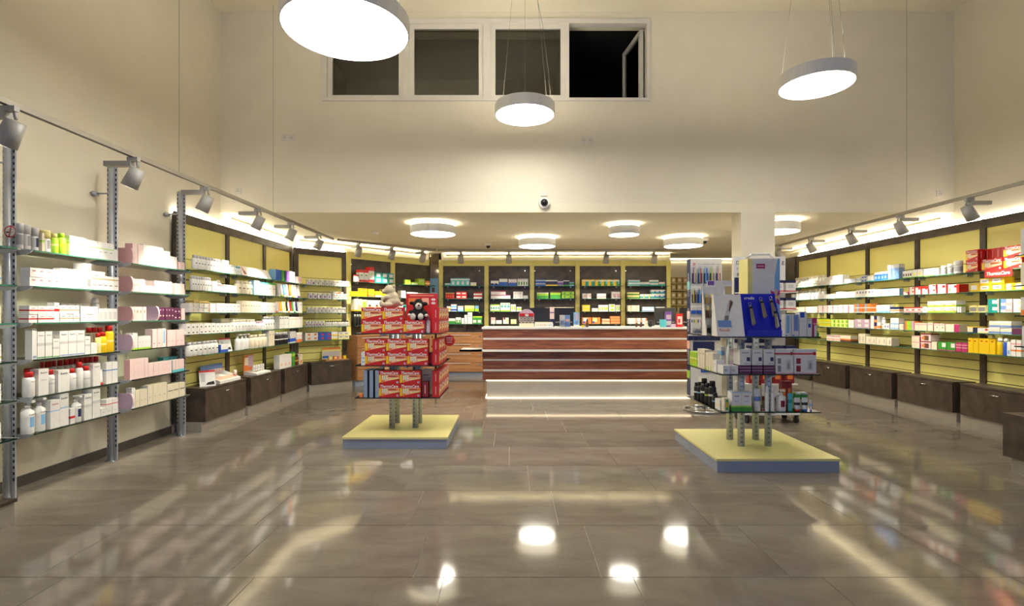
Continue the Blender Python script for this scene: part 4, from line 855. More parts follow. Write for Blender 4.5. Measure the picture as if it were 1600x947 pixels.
s = BK[2][0]; r(s, 837, 852, 2, 5, 'box', 'B b.55-.75y', 'blue carton with gold band', rows=2, gap=.001); r(s, 852.5, 871, 5, 9, 'box', 'N b.0-.22Y b.8-1W', 'navy carton with yellow base', gap=.001); r(s, 871.5, 880, 2, 8, 'box', 'V b.0-.25E b.7-.85W', 'violet carton', gap=.001); r(s, 880.5, 889.5, 3, 9, 'box', 'N b.0-.2G b.8-.95W', 'navy carton with green base', gap=.001); r(s, 890, 897, 2, 6, 'box', 'b b.3-.7G', 'blue and green carton', gap=.001)
s = BK[2][1]; r(s, 839, 857, 4, 9.5, 'box', 'g b.0-.5G b.85-1C', 'lime and green carton', gap=.001); r(s, 860, 876, 3, 11, 'box', 'g b.0-.55G b.85-1Z', 'tall lime and green carton', gap=.001); r(s, 878, 897, 2, 5.5, 'box', 'g b.0-.12N s.3-.6-.3-.8G', 'lime carton with green clover', rows=2, gap=.001)
s = BK[2][2]; r(s, 837, 851, 2, 4.5, 'box', 'C', 'low cream carton'); r(s, 852, 862, 1, 6, 'box', 'Cv', 'cream carton'); r(s, 862.5, 897, 4, 6.5, 'box', 'v b.75-1C', 'mauve carton', gap=.001)
s = BK[2][3]; r(s, 839, 895, 6, 7, 'box', 'W b.3-.6O', 'white and orange carton behind the monitors')
s = BK[3][0]; r(s, 910, 929, 2, 10, 'box', 'Y s.5-1-.0-.8T b.7-.85W', 'yellow and teal carton', gap=.001); r(s, 930, 968, 4, 10, 'box', 'Y s.45-1-.0-.8G s.75-1-.3-1t b.7-.85W', 'yellow, green and blue carton', gap=.001)
s = BK[3][1]; r(s, 910, 924, 2, 8.2, 'box', 'W s.4-.9-.2-.7P', 'white carton with pink figure', gap=.008); r(s, 933, 947, 2, 8, 'box', 'W b.2-.5P b.0-.1y', 'white and pink carton', gap=.001); r(s, 956, 969, 2, 11, 'box', 'W s.3-.9-.3-.7P s.5-.9-.2-.3V', 'large white carton with pink print', gap=.001)
s = BK[3][2]; r(s, 910, 922, 1, 5, 'box', 'Y b.2-.5q', 'orange-yellow carton', rows=2); r(s, 925, 934.5, 1, 5, 'box', 'W b.3-.6y', 'flat white carton'); r(s, 935.5, 950, 4, 10, 'box', 'W s.15-.85-.2-.7g', 'white carton with green leaf', gap=.001); r(s, 951.7, 961, 1, 5.6, 'box', 'W s.2-.8-.2-.8g', 'low stacked green leaf carton', rows=2); r(s, 962, 969, 2, 10, 'box', 'W s.2-.8-.2-.8g', 'tall green leaf carton', gap=.001)
s = BK[3][3]; r(s, 910, 924, 1, 10, 'box', 'O s.1-.6-.4-.9W s.05-.3-.1-.4B', 'orange carton with white panel'); r(s, 925, 938, 1, 10, 'box', 'O s.1-.6-.3-.9y s.05-.3-.1-.4B', 'orange carton with yellow panel'); r(s, 940.7, 953, 1, 8, 'box', 'q b.4-.6O', 'peach carton'); r(s, 954, 969, 1, 4, 'box', 'O b.4-.6q', 'flat stacked orange carton', rows=3)
s = BK[4][0]; r(s, 982, 1000, 2, 4.6, 'box', 'W b.1-.6t', 'white and mint carton', rows=2, gap=.001); r(s, 1000.5, 1015, 2, 6, 'box', 'W b.0-.4T', 'white carton with teal base', gap=.001); r(s, 1015.7, 1029, 2, 4.6, 'box', 'W b.0-.4T', 'stacked white carton with teal base', rows=2, gap=.001); r(s, 1029.7, 1039, 2, 6, 'box', 'p b.0-.5T', 'pink and teal carton', gap=.001)
s = BK[4][1]; r(s, 981, 999, 2, 5, 'box', 'y b.1-.5G', 'cream carton with green leaf', rows=2, gap=.001); r(s, 1000.5, 1017, 2, 7, 'box', 'W b.1-.5T s.6-.8-.1-.9Y', 'white, teal and yellow carton', gap=.001); r(s, 1017.6, 1039, 3, 7, 'box', 'W b.1-.5T s.7-1-.3-.7B', 'white, teal and blue carton', rows=2, gap=.001)
s = BK[4][2]; r(s, 981, 999, 2, 9.5, 'box', 'C s.4-.7-.0-1q', 'cream carton with orange stripe', gap=.001); r(s, 1004, 1022, 2, 7, 'box', 'W b.1-.25B b.6-.8b', 'white carton with blue swash', gap=.001); r(s, 1025, 1039, 2, 7, 'box', 'Wb', 'white carton')
s = BK[4][3]; r(s, 981, 995, 1, 9, 'box', 'W b.2-.4e s.8-1-.0-1q', 'white carton with peach end'); r(s, 995.5, 1011, 2, 9, 'box', 'W s.7-1-.0-1O b.3-.5P', 'white carton with orange end')
for i, z in enumerate(RKZ):
    sh = Shelf((3.27, 11.05), 0, z, 'the cream rack in the recess', nm='cream_box')
    r(sh, 1038.5, 1076, 4, 8.6, 'box', 'D s.25-.75-.2-.7C', f'small cream box in row {["one","two","three","four","five","six"][i]} from the top', sb=.02, gap=.025, d=.1)
# --- yellow wall with the red boxes
s = RY[0]
r(s, 1233, 1275.7, 11, 9, 'bottle', 'WW G', 'small white bottle with green base', gap=.004); r(s, 1240, 1287, 11, 17, 'bottle', 'WC W', 'tall pale back-row bottle', sb=.12, gap=.004)
r(s, 1277, 1295, 2, 7, 'box', 'W s.2-.5-.3-.6q', 'white carton with peach print', rows=1); r(s, 1288, 1295, 1, 6, 'box', 'W b.0-.3p', 'white and pink carton on top', dz=.066); r(s, 1295.5, 1316, 3, 7, 'box', 'W s.3-.7-.3-.5v', 'white carton with lilac print', rows=2, gap=.002); r(s, 1319, 1337, 2, 6.5, 'box', 'e s.1-.3-.2-.7b', 'flat grey carton'); r(s, 1337.5, 1345, 2, 7.5, 'box', 'W s.2-.6-.3-.7b', 'white carton with blue square')
r(s, 1346, 1354, 2, 5, 'box', 'e s.1-.9-.2-.6B', 'small stacked blue-print carton', rows=2); r(s, 1355, 1364, 1, 8.5, 'box', 'W b.0-.15t', 'white carton with turquoise base'); r(s, 1366, 1386, 4, 13, 'box', 'B b.75-1W s.2-.7-.2-.5b', 'royal blue carton', gap=.002); r(s, 1387, 1404.7, 3, 23, 'box', 'S b.75-1e s.3-.7-.2-.55b', 'tall steel-blue carton', gap=.002)
r(s, 1410, 1424.6, 4, 11, 'box', 'W b.0-.12g s.2-.8-.25-.6Z', 'white carton with brown figure', gap=.002); r(s, 1425, 1441, 2, 12, 'box', 'W b.0-.1g s.2-.8-.2-.6y', 'white carton with round emblem'); r(s, 1443, 1459, 2, 11.5, 'box', 'W b.0-.12g s.3-.9-.15-.4P', 'white carton with small pictures'); r(s, 1459.5, 1466, 1, 11, 'box', 'e', 'plain grey carton')
r(s, 1467, 1474.5, 1, 14, 'jar', 'eW E', 'grey tin with white lid'); r(s, 1477, 1485, 1, 16, 'jar', 'eW E', 'taller grey tin with white lid'); r(s, 1486, 1499, 1, 20, 'jar', 'eW E', 'largest grey tin with white lid')
s = RY[1]
r(s, 1233, 1277, 7, 10, 'tube', 'WW W b', 'white tube with blue mark', gap=.012); r(s, 1242, 1287, 9, 16, 'bottle', 'WC W', 'pale back-row bottle', sb=.13, gap=.004); r(s, 1278, 1304, 3, 7, 'box', 'Wp', 'flat white carton', gap=.002); r(s, 1306, 1316, 1, 10, 'box', 'W', 'square white carton'); r(s, 1317, 1336, 2, 9, 'box', 'Wp', 'wide white carton', gap=.002); r(s, 1337, 1365, 6, 11.5, 'box', 'W s.3-.7-.5-.75V s.1-.2-.1-.9y', 'white carton with violet dot', gap=.002)
r(s, 1366.6, 1375.7, 2, 11, 'box', 'W s.3-.7-.6-.8b', 'white carton with pale blue heading'); r(s, 1377, 1398.5, 1, 11, 'box', 'e b.8-1b', 'wide pale carton with blue top'); r(s, 1399, 1405, 3, 11, 'box', 'Wb', 'slim white carton', gap=.001)
RS = 'WR s.0-.12-.0-1R s.6-.95-.6-.9R'
r(s, 1411, 1418.5, 1, 5, 'box', RS, 'low red and white carton'); r(s, 1420, 1428.5, 1, 6, 'box', RS, 'stacked red and white carton', rows=2); r(s, 1429, 1438.5, 1, 12.5, 'box', RS+' b.85-1R', 'red-topped white carton'); r(s, 1439, 1449, 1, 11.5, 'box', RS+' b.75-1R', 'broad red-topped white carton'); r(s, 1450, 1462, 1, 7, 'box', RS, 'wide stacked red and white carton', rows=2); r(s, 1463, 1477.5, 1, 14, 'box', RS+' s.2-.3-.2-.6G', 'large red and white carton'); r(s, 1478.5, 1498, 1, 13, 'box', RS+' s.2-.3-.2-.6G s.8-1-0-1R', 'widest red and white carton')
YS = 'YY s.05-.75-.25-.85W'
r(s, 1516, 1530, 1, 12, 'box', YS, 'single yellow and white carton'); r(s, 1530.5, 1569, 2, 10.3, 'box', YS+' s.2-.6-.5-.58K', 'stacked yellow and white carton', rows=2, gap=.003); r(s, 1571, 1603, 2, 11, 'box', 'Y s.0-.55-.1-.9W s.15-.9-.45-.55K', 'low yellow and white carton')
s = RY[2]
r(s, 1229, 1242, 1, 9, 'box', 'C b.6-.9y', 'cream carton'); r(s, 1245, 1257, 1, 9, 'box', 'C', 'second cream carton'); r(s, 1258.5, 1277, 3, 9.5, 'box', 'W s.1-.3-.4-.6v', 'white carton with lilac dot', gap=.002); r(s, 1277.5, 1334, 7, 12, 'box', 'W s.0-.1-.0-1R s.1-.2-.6-.7R', 'white carton with red edge stripe', gap=.002); r(s, 1335, 1360, 2, 7, 'box', 'O s.3-.5-.0-1b b.0-.2W', 'orange and blue carton', rows=2, gap=.002)
r(s, 1369, 1390, 5, 12, 'box', 'W b.0-.25b', 'white carton with blue foot', gap=.002); r(s, 1390.5, 1404.7, 3, 9, 'box', 'W b.6-1N b.25-.45O', 'white, orange and navy carton', gap=.002); r(s, 1412, 1440, 3, 8.5, 'box', 'W b.0-.3P b.8-1R s.3-.8-.4-.6R', 'white carton with red arc', gap=.003); r(s, 1441, 1448, 1, 9, 'box', 'W s.3-.7-.3-.6P', 'small white carton')
GS = 'W b.0-.3g s.3-.8-.4-.7q s.7-.9-.15-.35O'
r(s, 1449, 1494, 3, 9, 'box', GS, 'lime carton with orange dot', rows=2, gap=.003); r(s, 1495, 1501, 3, 9, 'box', 'W', 'slim white carton', gap=.001); r(s, 1513.5, 1540, 2, 11, 'box', 'y s.05-.95-.15-.75E', 'grey carton with yellow rim', gap=.01); r(s, 1543, 1561, 1, 10.5, 'box', 'T s.4-.85-.3-.8W s.85-1-.0-1P', 'stacked teal and white carton', rows=2); r(s, 1563, 1581.5, 1, 10.5, 'box', 'p s.0-.5-.4-1S s.4-1-.1-.5P', 'stacked blue and pink carton', rows=2); r(s, 1583, 1600, 1, 10.5, 'box', 'W s.5-1-.2-.8q', 'stacked white and orange carton', rows=2)
s = RY[3]
r(s, 1279, 1298, 3, 6, 'box', 'g b.0-.2y s.1-.9-.4-.8Y', 'yellow-green carton', rows=2, gap=.002); r(s, 1298.5, 1325, 4, 6, 'box', 'y s.3-.9-.2-.9g s.7-.95-.1-.8G', 'pale carton with green leaf', rows=2, gap=.002); r(s, 1325.5, 1334, 2, 12, 'box', 'Wp', 'white carton'); r(s, 1335, 1358, 2, 7, 'box', 'v s.4-.9-.3-.9W', 'stacked mauve carton', rows=2, gap=.002)
r(s, 1360, 1370.4, 1, 10, 'box', 'W s.5-.95-.4-1N s.5-.95-.0-.4O', 'white, navy and orange carton', rows=2); r(s, 1371, 1375, 1, 10, 'box', 'W b.1-.5O', 'tiny orange carton'); r(s, 1375.5, 1380, 1, 18, 'bottle', 'WW W B', 'white bottle with blue mark'); r(s, 1381, 1389.5, 2, 9, 'box', 'W s.3-.7-.3-.6B', 'small white carton with blue square'); r(s, 1390.5, 1403.7, 2, 18, 'box', 'W b.05-.15b b.45-.55b', 'tall white carton with blue lines'); r(s, 1404.5, 1411, 1, 9, 'box', 'C s.6-.8-.3-.7v', 'cream carton with lilac mark'); r(s, 1414, 1428, 1, 7, 'box', 'O s.2-.7-.0-1g s.7-1-.0-1v', 'stacked green and orange carton', rows=2)
RC = 'CR b.75-.9P'
r(s, 1428.5, 1448, 3, 12, 'box', RC, 'cream carton with crimson side', gap=.002); r(s, 1449, 1458, 1, 13, 'box', RC, 'tall cream carton with crimson side'); r(s, 1459, 1476, 2, 12.3, 'box', RC+' s.5-.7-.4-.6G', 'cream-crimson carton with leaf', gap=.002); r(s, 1477, 1499, 1, 12, 'box', 'C s.62-1-.0-1M', 'wide cream and crimson carton'); r(s, 1510, 1526, 1, 10, 'box', 'N s.05-.6-.1-.95C b.85-1Y', 'navy and cream carton'); r(s, 1526.5, 1544, 1, 8, 'box', 'W s.7-.95-.5-.9R b.0-.2y', 'low white carton with red tab'); r(s, 1545, 1580, 2, 10, 'box', 'W b.05-.35S b.5-.6y', 'stacked white carton with blue wave', rows=2, gap=.003); r(s, 1581, 1597, 1, 9, 'box', 'u', 'dark plum carton')
s = RY[4]
r(s, 1291, 1312, 3, 9, 'box', 'W s.1-.9-.1-.4q b.8-.9R', 'red and white carton', gap=.002); r(s, 1312.5, 1329, 2, 10, 'box', 'C b.0-.4Z b.3-.5O', 'cream carton with dark fruit', gap=.002); r(s, 1341, 1352, 2, 15, 'box', 'C s.3-.4-.2-.7K', 'tall cream carton with black line'); r(s, 1353, 1393, 5, 12, 'box', 'C s.6-.7-.2-.7V', 'cream carton with violet line', gap=.006)
r(s, 1424.5, 1437, 1, 9.5, 'box', 'CM b.85-1P', 'stacked cream and crimson carton', rows=2); r(s, 1438.5, 1454, 1, 12, 'box', 'p s.3-.8-.1-.7Z s.1-.4-.2-.6O b.85-1r', 'stacked berry picture carton', rows=2); r(s, 1455, 1464, 1, 12, 'box', 'CM', 'cream and crimson carton'); r(s, 1465, 1492, 2, 13, 'box', 'G s.5-.95-.4-.9W b.0-.08M', 'green and white carton', gap=.003); r(s, 1493, 1510.6, 2, 14, 'box', 'M b.4-.5P b.7-.8P', 'crimson carton', gap=.003)
r(s, 1512, 1528, 2, 23, 'box', 'Y s.15-.5-.76-.86R', 'tall yellow carton with red oval', gap=.003); r(s, 1529, 1554, 3, 24, 'box', 'Y s.3-.7-.78-.86R', 'taller yellow carton with red oval', gap=.002); r(s, 1555, 1563.5, 1, 27, 'spray', 'YW Y', 'yellow spray can with white cap'); r(s, 1564, 1572, 1, 27, 'spray', 'BW B', 'blue spray can with white cap'); r(s, 1572.5, 1578.6, 1, 22, 'box', 'W s.2-.8-.1-.4b', 'white carton with blue square'); r(s, 1579, 1595, 2, 26, 'box', 'W b.7-.8P b.3-.4O', 'white carton with orange lines')

# ------------------------------------------------------------------ heat-patch boxes
HB = {}
def heat_mesh(w_, d, h):
    key = (round(w_, 4), round(d, 4), round(h, 4))
    if key in HB: return HB[key]
    m = MB(); m.box(-w_/2, -d/2, 0, w_/2, d/2, h, 'R')
    y = -d/2-.0005; X = lambda u: -w_/2+u*w_; Z = lambda v: v*h
    def q(pts, c, k=1): m.face([(X(a), y-.0002*k, Z(b)) for a, b in pts], c)
    q([(0, .08), (.55, .28), (1, .42), (1, .70), (0, .70)], 'q', 1)
    q([(0, .08), (.28, .18), (.30, .70), (0, .70)], 'O', 2)
    q([(0, .1), (.12, .14), (.10, .70), (0, .70)], 'Y', 3)
    q([(.15, .30), (.42, .34), (.42, .66), (.15, .66)], 'C', 4); q([(.22, .3), (.24, .3), (.24, .66), (.22, .66)], 'D', 5); q([(.32, .32), (.34, .32), (.34, .66), (.32, .66)], 'D', 5)
    q([(.40, .52), (1, .52), (1, .66), (.46, .66)], 'O', 5); q([(.46, .55), (.85, .55), (.85, .62), (.46, .62)], 'r', 6)
    q([(.55, .30), (.95, .40), (.95, .46), (.5, .42)], 'y', 6)
    n = 12; q([(.18+.055*math.cos(2*math.pi*i/n), .17+.08*math.sin(2*math.pi*i/n)) for i in range(n)], 'O', 7)
    q([(.90+.05*math.cos(2*math.pi*i/n), .14+.075*math.sin(2*math.pi*i/n)) for i in range(n)], 'W', 7); q([(.90+.035*math.cos(2*math.pi*i/n), .14+.05*math.sin(2*math.pi*i/n)) for i in range(n)], 'S', 8)
    for sx in (-1, 1):
        x = sx*(w_/2+.0005); P = [(x, -d*.06, h*.2), (x, d*.06, h*.2), (x, d*.06, h*.8), (x, -d*.06, h*.8)]; m.face(P if sx > 0 else P[::-1], 'P')
    HB[key] = m.mesh('carton'); return HB[key]
def heat_box(p, z, w_, d, h, rz, label, group):
    o = obj('heat_patch_box', heat_mesh(w_, d, h), None, (p[0], p[1], z+.0006), rz, label, 'box', group)
    lettering('ThermaCare', o, (0, -d/2-.0022, h*.845), w_*.86, 'W', shear=.22, bold=.022, hscale=1.15)
    return o
def heat_run(x0, x1, n, rows, shelf, hpx, label, d=.09, sb=.015, skip=()):
    t0, t1 = shelf.t(x0, sb), shelf.t(x1, sb); pitch = (t1-t0)/n; h = hpx*shelf.at((t0+t1)/2, sb).y/F
    for i in range(n):
        for q in range(rows):
            if (i, q) in skip: continue
            p = shelf.at(t0+pitch*(i+.5), sb+d/2); lb = (['lower-row ', 'upper-row '][q] if rows > 1 else '')+label; heat_box(p, shelf.z+q*h, pitch-.003, d, h-.001, shelf.rz, lb, lb)
    return h
GS1 = [Shelf((G1[0]-.405, G1[1]-.405), 0, z, None) for z in SZ_S]
nm = 'red heat-patch box facing front on the %s shelf of the plush stand'
hA = heat_run(564.4, 663, 3, 2, GS1[0], 20.2, nm % 'top', skip={(2, 1)})
heat_run(570, 669, 3, 2, GS1[1], 20.6, nm % 'middle'); heat_run(591.7, 657.2, 2, 2, GS1[2], 20.8, nm % 'lowest')
# boxes turned to the stand's side, spine towards the aisle front
GR1 = [Shelf((G1[0]+.405, G1[1]-.405), LW, z, None) for z in SZ_S]
for i, (n_, rows) in enumerate(((4, 2), (3, 2), (4, 2))):
    for a in range(n_):
        for q in range(rows):
            p = GR1[i].at(.03+.1+a*.19-(.0), .015+.035)
            if a*.19+.2 < .79: heat_box(p, GR1[i].z+q*.124, .185, .065, .122, LW, f'red heat-patch box facing sideways on the {["top","middle","lowest"][i]} shelf of the plush stand', 'sideways heat-patch boxes on the plush stand')
# other goods on this stand
def single(name, mb, loc, label, cat, rz=0.0): return mb.build(name, None, loc=loc, rz=rz, label=label, cat=cat)
s3 = GS1[2]
for i in range(3):
    put(s3, 'box', .036, .22, .255, 'LK', 'blue-grey slim pack standing beside the lowest heat-patch boxes', .405-.405+.095+i*.055, .02)
put(s3, 'box', .10, .10, .245, 'C s.1-.7-.75-.8E s.5-.9-.5-.7e', 'cream device carton behind the crimson pack', .648, .22)
put(s3, 'box', .055, .1, .14, 'r s.4-.6-.2-.8P', 'small crimson pack on the lowest shelf of the plush stand', .655, .06)
put(s3, 'box', .03, .04, .03, 'O', 'tiny orange packet at the shelf corner', .05, .03)
s2 = GS1[1]
put(s2, 'box', .042, .12, .125, 'W s.2-.8-.2-.3b s.2-.8-.5-.6b', 'white leaflet pack beside the middle heat-patch boxes', .075, .02)
put(s2, 'box', .05, .1, .11, 'r s.2-.8-.1-.9R', 'dark red carton on the middle shelf of the plush stand', .70, .12)
s1 = GS1[0]
put(s1, 'pump', .045, .045, .17, 'WW W', 'white pump bottle on the top shelf of the plush stand', .675, .10)
put(s1, 'box', .035, .05, .13, 'N s.1-.9-.3-.6B', 'navy carton beside the white pump bottle', .628, .12)
put(s1, 'box', .2, .16, .022, 'T', 'flat teal pack lying at the edge of the plush stand', .12, .25); put(s1, 'box', .1, .12, .05, 'W s.2-.8-.2-.8T', 'small white carton lying behind the heat-patch boxes', .1, .5)
# red header card behind the black plush
t = thing('promo_card', 'red header card with small pictures behind the black plush animal', 'card', (PX(659, 0, 5.12)[0], 5.12, 1.0636))
MB().box(-.155, 0, 0, .155, .006, PX(0, 459, 5.12)[2]-1.0636, 'R').build('board', t)
zc0 = PX(0, 476, 5.12)[2]-1.0636
for a, b, c in ((-.13, -.02, 'O'), (.0, .07, 'q')): MB().box(a, -.002, zc0, b, -.0003, zc0+.065, c).build('picture', t)
for k in range(2):
    MB().rings([(0, .022, .012), (.0015, .022, .012)], 'W', n=16).build('speech_oval', t).location = (.115, -.0006, zc0+.015+.035*k)
for ch in t.children:
    if ch.name.startswith('speech_oval'): ch.rotation_euler = (math.pi/2, 0, 0)
MB().box(-.12, -.002, zc0+.085, .12, -.0003, zc0+.092, 'q').build('heading_line', t)
# round red badge on the middle shelf
t = thing('shelf_badge', 'round red badge sticking out beside the sideways heat-patch boxes', 'badge', (PX(702, 0, 5.35)[0], 5.35, 0), 0); t.location.z = PX(0, 532, 5.35)[2]
MB().tube((0, 0, 0), (0, .004, 0), .058, n=24, m=pm('R')).build('disc', t)
for k in range(3): MB().box(-.035+.006*k, -.002, .022-.022*k, .035-.004*k, -.0005, .03-.022*k, 'p').build('print_line', t)
MB().box(-.085, .001, -.03, -.055, .003, -.02, M_ACR).build('arm', t)

# ------------------------------------------------------------------ plush animals
def plush(name, balls, material, loc, rz, label, voxel=.006):
    m = MB()
    for c, rr in balls: m.ball(c, rr, material, 16, 12)
    o = m.build(name, None, loc=loc, rz=rz, label=label, cat='plush toy')
    rm = o.modifiers.new('fuse', 'REMESH'); rm.mode = 'VOXEL'; rm.voxel_size = voxel; rm.use_smooth_shade = True
    sm = o.modifiers.new('soft', 'SMOOTH'); sm.factor = .5; sm.iterations = 4
    return o
M_FUR = mat('cream_plush', '#CFC2A4', .95, noise='#B9AC8E', nscale=120, ndetail=3, bump=.6)
M_FURK = mat('black_plush', '#0E0D0E', .95, noise='#1B191A', nscale=140, ndetail=3, bump=.6)
M_FURW = mat('white_plush', '#D8CFC2', .95, noise='#C7BDB0', nscale=120, ndetail=3, bump=.6)
bx_, by_, bz_ = PX(608, 479.5, 4.99)
zb_ = GS1[0].z+hA*2+.0006
bear = plush('plush_bear', [((.015, 0, .055), (.075, .06, .06)), ((.01, 0, .10), (.062, .055, .06)), ((-.012, 0, .168), (.054, .05, .052)), ((-.062, 0, .155), (.03, .028, .025)), ((.028, -.03, .205), (.016, .01, .016)), ((.028, .03, .205), (.016, .01, .016)),
                            ((-.035, -.04, .10), (.045, .018, .02)), ((-.035, .04, .10), (.045, .018, .02)), ((-.075, -.035, .085), (.022, .02, .022)), ((-.075, .035, .085), (.022, .02, .022)),
                            ((-.04, -.055, .025), (.055, .025, .025)), ((-.04, .055, .025), (.055, .025, .025)), ((-.09, -.055, .034), (.02, .024, .033)), ((-.09, .055, .034), (.02, .024, .033)), ((.095, 0, .03), (.02, .02, .02))],
             M_FUR, (bx_+.01, 5.03, zb_), math.radians(12), 'cream plush bear sitting sideways on the heat-patch boxes')
for c, rr in (((-.092, 0, .164), (.010, .012, .009)), ((-.048, -.026, .186), (.005, .005, .005)), ((-.048, .026, .186), (.005, .005, .005))):
    MB().ball(c, rr, M_BLACK, 8, 6).build('nose' if c[1] == 0 else 'eye', bear)
kx, ky, kz = PX(653, 499.5, 4.985)
zk_ = GS1[0].z+hA+.0006
shp = plush('plush_sheep', [((0, 0, .05), (.072, .055, .055)), ((0, 0, .09), (.058, .05, .05)), ((0, -.005, .145), (.052, .047, .05)), ((0, -.002, .175), (.04, .038, .034)),
                            ((-.062, -.005, .165), (.03, .014, .017)), ((.062, -.005, .158), (.03, .014, .02)), ((-.068, -.035, .065), (.024, .024, .034)), ((.07, -.03, .06), (.026, .024, .036)),
                            ((-.035, -.055, .03), (.028, .045, .028)), ((.035, -.055, .03), (.028, .045, .028))],
            M_FURK, (kx, 5.02, zk_), 0, 'black plush animal with pale muzzle and feet on a heat-patch box')
def soft(balls, name):
    m = MB()
    for c, rr in balls: m.ball(c, rr, M_FURW, 12, 8)
    return m.build(name, shp)
soft([((.008, -.042, .135), (.034, .028, .034))], 'muzzle'); soft([((-.038, -.092, .034), (.027, .016, .032))], 'foot'); soft([((.036, -.092, .034), (.027, .016, .032))], 'foot')
soft([((-.078, -.05, .05), (.018, .018, .016))], 'paw'); soft([((.082, -.045, .045), (.018, .018, .016))], 'paw')
MB().ball((.014, -.071, .142), (.012, .008, .009), M_BLACK, 8, 6).build('nose', shp)
for sx in (-.012, .022): MB().ball((sx, -.056, .163), (.005, .005, .006), M_BLACK, 8, 6).build('eye', shp)

# ------------------------------------------------------------------ goods on the clipper stand
GS2 = [Shelf((G2[0]-.405, G2[1]-.405), 0, z, None) for z in SZ_S]
GL2 = [Shelf((G2[0]-.405, G2[1]+.405), RW, z, None) for z in SZ_S]
Yf = G2[1]-.405
# blue clipper display: a slanted board with a tray and four clippers
yb = Yf+.06; x0 = PX(1164, 0, yb)[0]; x1 = PX(1224, 0, yb)[0]; W_ = x1-x0; hb = 67*yb/F
t = thing('clipper_display', 'royal blue counter display with four steel nail clippers', 'display', ((x0+x1)/2, yb, 1.0636))
M_BLU = mat('royal_blue', '#1420B4', .3, noise='#1826C0', nscale=6)
m = MB(); m.xprism([(0.03, .01), (.10, hb), (.106, hb), (.038, .01)], -W_/2+.0, W_/2-.02, M_BLU); m.build('board', t)
m = MB(); m.box(-W_/2, 0, 0, W_/2, .12, .012, M_BLU); m.build('base', t)
m = MB(); m.box(-W_/2+.02, .0, .012, W_/2-.01, .006, .05, M_BLU); m.build('front_panel', t)
m = MB(); m.v = [(W_/2-.004, .0, .012), (W_/2-.004, .12, .012), (W_/2-.035, .12, hb), (W_/2-.035, .09, hb), (W_/2, .0, .012), (W_/2, .12, .012), (W_/2-.031, .12, hb), (W_/2-.031, .09, hb)]
m.f = [(3, 2, 1, 0), (4, 5, 6, 7), (0, 1, 5, 4), (1, 2, 6, 5), (2, 3, 7, 6), (3, 0, 4, 7)]; m.m = [m.mi(M_BLU)]*6; m.sm = [False]*6; m.build('side_panel', t)
lettering('credo', t, (-W_/2+.075, .088, hb-.035), .085, 'W', bold=.02)
def clipper(cx, z, ln, roll):
    c = thing('nail_clipper', 'steel nail clipper hanging on the royal blue display', 'nail clipper', (t.location.x+cx, yb+.03+z*.19-.03, 1.0636+z), 0, 'steel nail clippers on the blue display')
    c.rotation_euler = (-.18, roll, 0)
    m = MB(); m.xprism([(0, 0), (.004, 0), (.004, -ln), (0, -ln)], -.010, .010, M_CHROME); m.build('lower_lever', c)
    m = MB(); i = [(-.0105, -.012, -.01), (.0105, -.012, -.01), (.018, -.010, -ln+.01), (-.018, -.010, -ln+.01), (-.0105, -.006, -.01), (.0105, -.006, -.01), (.018, -.004, -ln+.01), (-.018, -.004, -ln+.01)]
    m.v = i; m.f = [(3, 2, 1, 0), (4, 5, 6, 7), (0, 1, 5, 4), (1, 2, 6, 5), (2, 3, 7, 6), (3, 0, 4, 7)]; m.m = [m.mi(M_CHROME)]*6; m.sm = [False]*6; m.build('upper_lever', c)
    MB().box(-.013, -.013, -.03, .013, .005, -.012, M_BLACK).build('jaw', c)
    m = MB()
    for k in range(10):
        a, b = 2*math.pi*k/10, 2*math.pi*(k+1)/10; m.tube((.012*math.cos(a), -.004, .012+.012*math.sin(a)), (.012*math.cos(b), -.004, .012+.012*math.sin(b)), .0016, n=5, m=M_CHROME)
    m.build('ring', c)
for cx, zz, ln, ro in ((-.095, .255, .17, -.10), (.0, .30, .155, -.14), (.082, .305, .15, -.12), (.105, .215, .15, -.06)): clipper(cx, zz, ln, ro)
# white clipper card holder beside it
yb2 = Yf+.05; x0 = PX(1121, 0, yb2)[0]; x1 = PX(1164, 0, yb2)[0]; W_ = x1-x0; hb = 66*yb2/F
t = thing('nail_care_display', 'white slanted nail care display with large clipper picture', 'display', ((x0+x1)/2, yb2, 1.0636))
m = MB(); m.xprism([(0, 0), (.085, hb), (.12, hb), (.12, 0)], -W_/2, W_/2, 'W'); m.build('body', t)
sl = .085/hb
def on_slant(pts, c, nme, off=.001):
    m = MB(); m.face([(a, b*sl-off, b) for a, b in pts], c); m.build(nme, t)
on_slant([(-.035, .17), (.01, .30), (.03, .31), (.045, .28), (.0, .17), (-.01, .14), (-.04, .14)], 'e', 'clipper_picture'); on_slant([(-.035, .17), (0, .17), (-.01, .13), (-.045, .13)], 'E', 'clipper_picture'); on_slant([(.022, .30), (.045, .28), (.005, .2), (.0, .21)], 'Z', 'clipper_picture', .0016)
on_slant([(-W_/2+.012, .02), (.01, .02), (.01, .13), (-W_/2+.012, .13)], 'W', 'card', .003); on_slant([(-W_/2+.012, .075), (.01, .075), (.01, .13), (-W_/2+.012, .13)], 'S', 'card', .004)
o = lettering('Naudk.', t, (-W_/2+.066, .05*sl-.0055, .048), .09, 'O', bold=.015, hscale=1.5)
